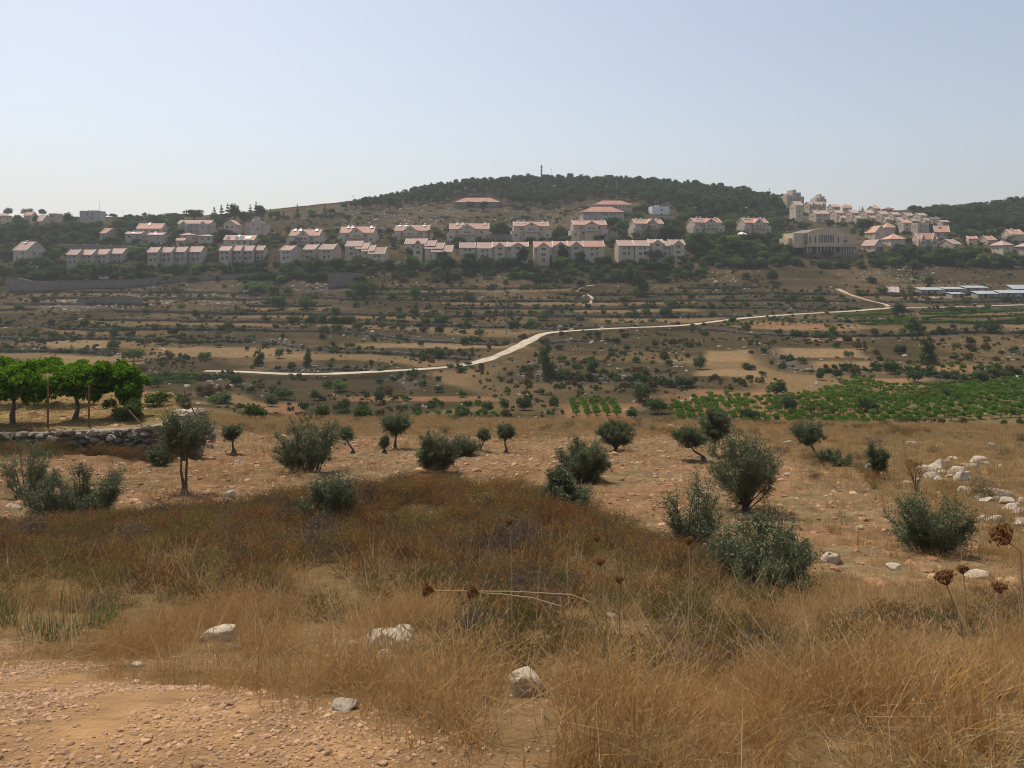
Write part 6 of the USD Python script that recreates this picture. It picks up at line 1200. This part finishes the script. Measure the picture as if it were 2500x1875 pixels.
p = near_pts(3300, 2.2, 8.5, lambda x, y_: gold(x, y_)); n = len(p)
joined('dry_grass', [('tuft', tuft(i, 15, .31, .07, .0024, True, G_grass, .9, .024)) for i in range(5)] + [('tuft', tuft(10 + i, 16, .22, .10, .0022, True, G_grass2, 1.6, .02)) for i in range(3)], p, rn.uniform(0, 6.28, n), rn.uniform(.40, 1.05, n) * (.50 + .75 * noise(P3(p[:, 0], p[:, 1], .8, 91.0))) * (1 - .5 * sm(.2, 1.0, 1 - np.abs(p[:, 1] - TRK + p[:, 0]))), rn.choice(8, n, p=[.15, .15, .15, .14, .14, .09, .09, .09]), 'tall golden dry grass in the foreground', tilt=rn.normal(0, .28, n))
p = near_pts(5200, 8.0, 21, lambda x, y_: gold(x, y_) * .8); n = len(p)
joined('dry_grass_bank', [('tuft', tuft(20 + i, 15, .25, .10, .0034, True, G_grass, 1.0, .028)) for i in range(4)] + [('tuft', tuft(30 + i, 17, .18, .14, .0034, True, G_grass2, 1.5, .026)) for i in range(3)], p, rn.uniform(0, 6.28, n), rn.uniform(.5, 1.1, n), rn.choice(7, n), 'dry grass on the bank before the field', tilt=rn.normal(0, .25, n))
rightg = lambda x, y_: np.maximum(sm(8, 13, x - .12 * (y_ - 25)) * .9, np.maximum(sm(53, 60, y_) * (1 - sm(84, 95, y_)), .45 * sm(.46, .62, fbm(P3(x, y_, 2.4, 15.0), 3)))) * (1 - sample(plat, x, y_) * .6)
p = near_pts(13500, 20, 92, lambda x, y_: rightg(x, y_) * (1 - .3 * (fld(x, y_) > .5))); n = len(p)
instancer('field_grass', [('tuft', tuft(40 + i, 26, .34, .16, .008, False, G_grass2, .7)) for i in range(4)] + [('tuft', tuft(50 + i, 26, .40, .2, .009, False, G_grass, .6)) for i in range(2)], p, rn.uniform(0, 6.28, n), rn.uniform(.5, 1.2, n), rn.choice(6, n, p=[.22, .22, .2, .16, .1, .1]), 'short dry grass over the field edges and the crest')
def scrubp(seed, leafm, n=1150, sz=.0115):
    r = np.random.default_rng(seed); bl = [(r.uniform(-.5, .5), r.uniform(-.5, .5), r.uniform(.1, .45), r.uniform(.3, .5), r.uniform(.3, .5), r.uniform(.25, .4)) for _ in range(6)]
    ms = [(cloud(r, bl, n, sz, 2.2, 1.9), leafm)]; P_ = []
    for q in range(34):
        a = r.uniform(0, 6.28); rr = r.uniform(.2, .95); b_ = a + r.normal(0, .8); P_.append(tube([(math.cos(b_) * rr * .5, math.sin(b_) * rr * .5, .1), (math.cos(a) * rr, math.sin(a) * rr, r.uniform(.15, .75))], [.007, .003], 3, False))
    ms.append((join(P_), G_scrubgrey)); return ms
p = near_pts(820, 6.0, 22, lambda x, y_: scrub_m(x, y_) * sm(.30, .46, fbm(P3(x, y_, 1.1, 25.0), 3))); n = len(p)
instancer('brown_scrub', [('clump', scrubp(1, G_scrub)), ('clump', scrubp(2, G_scrub)), ('clump', scrubp(3, G_scrubg)), ('clump', scrubp(4, G_scrubgrey)), ('clump', scrubp(5, G_scrubg))], p - [0, 0, .03], rn.uniform(0, 6.28, n), rn.uniform(.30, .78, n) * (.5 + .5 * sm(7, 13, p[:, 1])), rn.choice(5, n, p=[.32, .28, .2, .04, .16]), 'brown thorny scrub covering the mound before the field')
G_scrubd = leafmat('green_brown_scrub', (0.115, 0.098, 0.030), (0.30, 0.24, 0.080), trans=0.2, rnd=0.2)
pr = np.vstack([near_pts(560, 3.4, 14, lambda x, y_: clear(x, y_) * thick(x, y_) * (1 - fld(x, y_))), near_pts(95, 34, 38, lambda x, y_: 1.0 * (x < -.40 * y_) * (y_ < 37.2) * (y_ > 35.2 + 1.2 * (noise(P3(x, y_, 1.5, 5.0)) > .55))), near_pts(120, 20, 75, lambda x, y_: (rightg(x, y_) > .5) * sm(.5, .65, fbm(P3(x, y_, 4.0, 29.0), 3)))]); n = len(pr)
instancer('scattered_scrub', [('clump', scrubp(11, G_scrubd)), ('clump', scrubp(12, G_scrub)), ('clump', scrubp(13, G_scrubgrey))], pr - [0, 0, .03], rn.uniform(0, 6.28, n), np.where(pr[:, 1] > 15, rn.uniform(.4, .9, n), rn.uniform(.16, .42, n) * (.6 + .4 * sm(3, 8, pr[:, 1]))), rn.choice(3, n, p=[.55, .33, .12]), 'scattered low brown scrub in the dry grass')
p = np.vstack([near_pts(22, 6.5, 12, lambda x, y_: 1.0 * (x < -.46 * y_)), near_pts(14, 45, 70, lambda x, y_: 1.0 * (x > .5 * y_))]); n = len(p)
instancer('green_weeds', [('weed', tuft(71, 60, .30, .12, .006, False, G_weed, .8)), ('weed', tuft(72, 60, .24, .12, .006, False, G_weed, .9))], p, rn.uniform(0, 6.28, n), rn.uniform(.6, 1.2, n), rn.choice(2, n), 'greener weeds at the left edge of the bank')
# fallen straw and pale stems tangled in the grass
def straw(seed, n, L_, wd, up):
    r = np.random.default_rng(seed); a = r.uniform(0, 6.28, n); b0 = np.column_stack([r.normal(0, .12, n), r.normal(0, .12, n), r.uniform(0, .06, n)]); l_ = L_ * r.uniform(.4, 1.2, n); e = r.uniform(.05, up, n)
    d = np.column_stack([np.cos(a) * np.cos(e), np.sin(a) * np.cos(e), np.sin(e)]); s_ = np.column_stack([-np.sin(a), np.cos(a), np.zeros(n)]) * wd; z_ = np.array([0, 0, wd])
    t = b0 + d * l_[:, None]; V = np.stack([b0 - s_, b0 + s_, b0 + z_, t], 1).reshape(-1, 3); k = np.arange(n)[:, None] * 4; return [((V, np.vstack([k + [0, 1, 3], k + [1, 2, 3], k + [2, 0, 3]])), G_straw)]
p = np.vstack([near_pts(900, 2.3, 12, lambda x, y_: (1 - .93 * track(x, y_)) * (.2 + .8 * sm(.45, .6, fbm(P3(x, y_, .7, 35.0), 3))))]); n = len(p)
joined('fallen_straw', [('straw', straw(1, 9, .34, .0011, .5)), ('straw', straw(2, 7, .42, .0012, 1.3))], p, rn.uniform(0, 6.28, n), rn.uniform(.6, 1.3, n) * (1 + .05 * p[:, 1]), rn.choice(2, n), 'pale straw tangled in the foreground grass', rn.normal(0, .1, n))
# straw stalks standing and fallen, one by one
def stalk(t, r, h, lean):
    a = r.uniform(0, 6.28); d = np.array([math.cos(a), math.sin(a), 0]) * lean
    c = np.array([(d * x * x * h)[:2].tolist() + [h * x * (1 - .3 * lean * x)] for x in np.linspace(-.03, 1, 7)]); obj('stem', tube(c, np.linspace(.0035, .0015, 7) * .9, 4, False), G_straw, t)
    for q in range(3): b_ = c[3 + q]; e = b_ + np.array([r.normal(0, .08), r.normal(0, .08), .09]); obj('side_shoot', tube([b_, (b_ + e) / 2 + [0, 0, .01], e], .0016, 3, False), G_straw, t)
SK = [Kind('straw_stalk', 'stalk', (lambda s_: (lambda t: stalk(t, np.random.default_rng(s_), .75, .25 + .15 * s_)))(s_)) for s_ in range(4)]
p = near_pts(56, 3.6, 11, lambda x, y_: gold(x, y_))
for q in p: SK[rn.integers(4)].put(q, rn.uniform(0, 6.28), [rn.uniform(.45, .85) * min(1.0, .55 + .06 * q[1])] * 3, 'thin pale dead stalk standing in the foreground grass', 'pale dead stalks in the foreground')
def umbel(t, base, pts, hr, seed, head_dir=(0, 0, 1)):
    r = np.random.default_rng(seed); P_ = np.array(pts) - base; obj('stem', tube(P_, np.linspace(.005, .003, len(P_)), 5, False), G_straw, t); hd = unit(np.array(head_dir, float)); e1 = unit(np.cross(hd, [.3, .9, .1])); e2 = np.cross(hd, e1); tw, lv = [], []
    for q in range(26):
        a = r.uniform(0, 6.28); s_ = r.uniform(.2, 1); tip = P_[-1] + hd * hr * (1.15 - .25 * s_) + (e1 * math.cos(a) + e2 * math.sin(a)) * hr * .85 * s_; m_ = P_[-1] + (tip - P_[-1]) * .5 + (e1 * math.cos(a) + e2 * math.sin(a)) * hr * .3 * s_
        tw.append(tube([P_[-1], m_, tip], .0016, 3, False)); lv.append(tip + r.normal(0, hr * .12, (12, 3)))
    obj('rays', join(tw), G_umbel, t); lv = np.vstack(lv); obj('seed_head', leaves(lv, r.normal(size=lv.shape), .0045, 1.8, r), G_umbel, t)
def along(pp, y_): return [np.array([(u - 1250) / F * yy, yy, -(v - HROW) / F * yy]) for (u, v), yy in zip(pp, y_)]
UM = [('dry wild carrot head on a tall stalk at right, largest', [(2378, 1592), (2340, 1500), (2312, 1430)], 3.9, .085), ('dry wild carrot head behind the largest at right', [(2352, 1500), (2356, 1440), (2352, 1402)], 4.6, .06), ('dry wild carrot head on a straight stalk at far right', [(2444, 1560), (2446, 1490), (2442, 1450)], 4.2, .065), ('feathery dry umbel cut by the right picture edge', [(2520, 1370), (2490, 1345), (2465, 1325)], 3.0, .08), ('dry umbel in front of the broad right olive bush', [(1680, 1440), (1684, 1380), (1682, 1332)], 5.0, .06), ('dry umbel on the right flank of the scrub mound', [(1480, 1420), (1465, 1360), (1458, 1325)], 7.5, .10), ('dry umbel on a thin straight stalk above the mound', [(1250, 1440), (1249, 1350), (1245, 1282)], 6.5, .07), ('short dry umbel at the mound edge right of centre', [(1482, 1480), (1470, 1420), (1467, 1382)], 7, .08), ('dark dry umbel above the scrub right of centre', [(1513, 1500), (1512, 1450), (1512, 1425)], 5.5, .055)]
for i, (lab, pp, y_, hr) in enumerate(UM):
    u0, v0 = pp[0]; dist = y_; pts_ = along(pp, [dist] * 3); g = ground(pts_[0][0], dist); pts_ = [g - [0, 0, .02]] + pts_[1:]; t = thing('dry_umbel', lab, 'dry flower', g); umbel(t, g, pts_, hr * .58, 500 + i, (pts_[-1] - pts_[-2]))
for lab, pp in (('fallen dry umbel stalk lying level over the scrub, upper', [(1500, 1510), (1440, 1470), (1395, 1452), (1250, 1444), (1060, 1443)]), ('fallen dry umbel stalk lying level over the scrub, lower', [(1425, 1510), (1370, 1480), (1300, 1460), (1220, 1450), (1170, 1448)])):
    y_ = 5.2; pts_ = along(pp, [y_] * 5); g = ground(pts_[0][0], y_); pts_[0] = g; t = thing('dry_umbel', lab, 'dry flower', g); umbel(t, g, pts_, .055, 540, (-1, 0, .15))
t_ = along([(2130, 1602), (2200, 1620), (2260, 1670), (2300, 1730)], [4.4] * 4); g = ground(t_[-1][0], 4.4); t_[-1] = g; t = thing('arched_grass_stem', 'single pale grass stem arching to the left at right', 'grass stem', g); obj('stem', tube(np.array(t_) - g, [.0018, .0022, .0026, .003], 4, False), G_straw, t)
FLW = [(1115, 1323), (1180, 1393), (1227, 1388), (1244, 1402), (1272, 1384), (1035, 1467), (1186, 1467), (1190, 1500), (1206, 1501), (1149, 1540), (1169, 1586), (1502, 1478), (1505, 1590), (1573, 1474), (184, 1395), (190, 1316), (266, 1306), (270, 1339), (244, 1351), (284, 1378), (183, 1397), (2082, 1492), (2003, 1561), (2136, 1601), (2428, 1581), (1688, 1400)]
def flower(t):
    r = np.random.default_rng(2); obj('stem', tube([(0, 0, -.4), (.01, 0, -.2), (0, 0, 0)], .002, 4, False), G_weed, t); V, f = [(0, 0, .004)], []
    for q in range(12): a = q * PI / 6; V.append((math.cos(a) * .016 * (1 if q % 2 else .72), math.sin(a) * .016 * (1 if q % 2 else .72), .006)); f.append([0, 1 + q, 1 + (q + 1) % 12])
    obj('petals', (np.array(V), np.array(f)), G_yellow, t)
FK = Kind('yellow_flower', 'flower', flower)
for u, v in FLW:
    g = at(u, v); y_ = g[1] * .97; q = np.array([(u - 1250) / F * y_, y_, -(v - HROW) / F * y_]); k = max(1.0, y_ / 7.5); FK.put(q, rn.uniform(0, 6.28), (k, k, 1.2), 'small yellow flower on a thin stem in the scrub', 'yellow flowers in the scrub')

# ------------------------------------------------------------------ the hazy air
hz = usdkit.material(stage, L + 'haze', {'v': ('principled_volume', {'color': (0.93, 0.96, 1.0), 'density': HAZE, 'anisotropy': 0.35})}, volume='v.volume')
hv, hf = box(-22000, 22000, -1200, 22000, -95, 260)
o = obj('haze', (hv, hf), hz); tag(o, 'thin pale summer haze over the valley', 'haze', None, 'stuff')
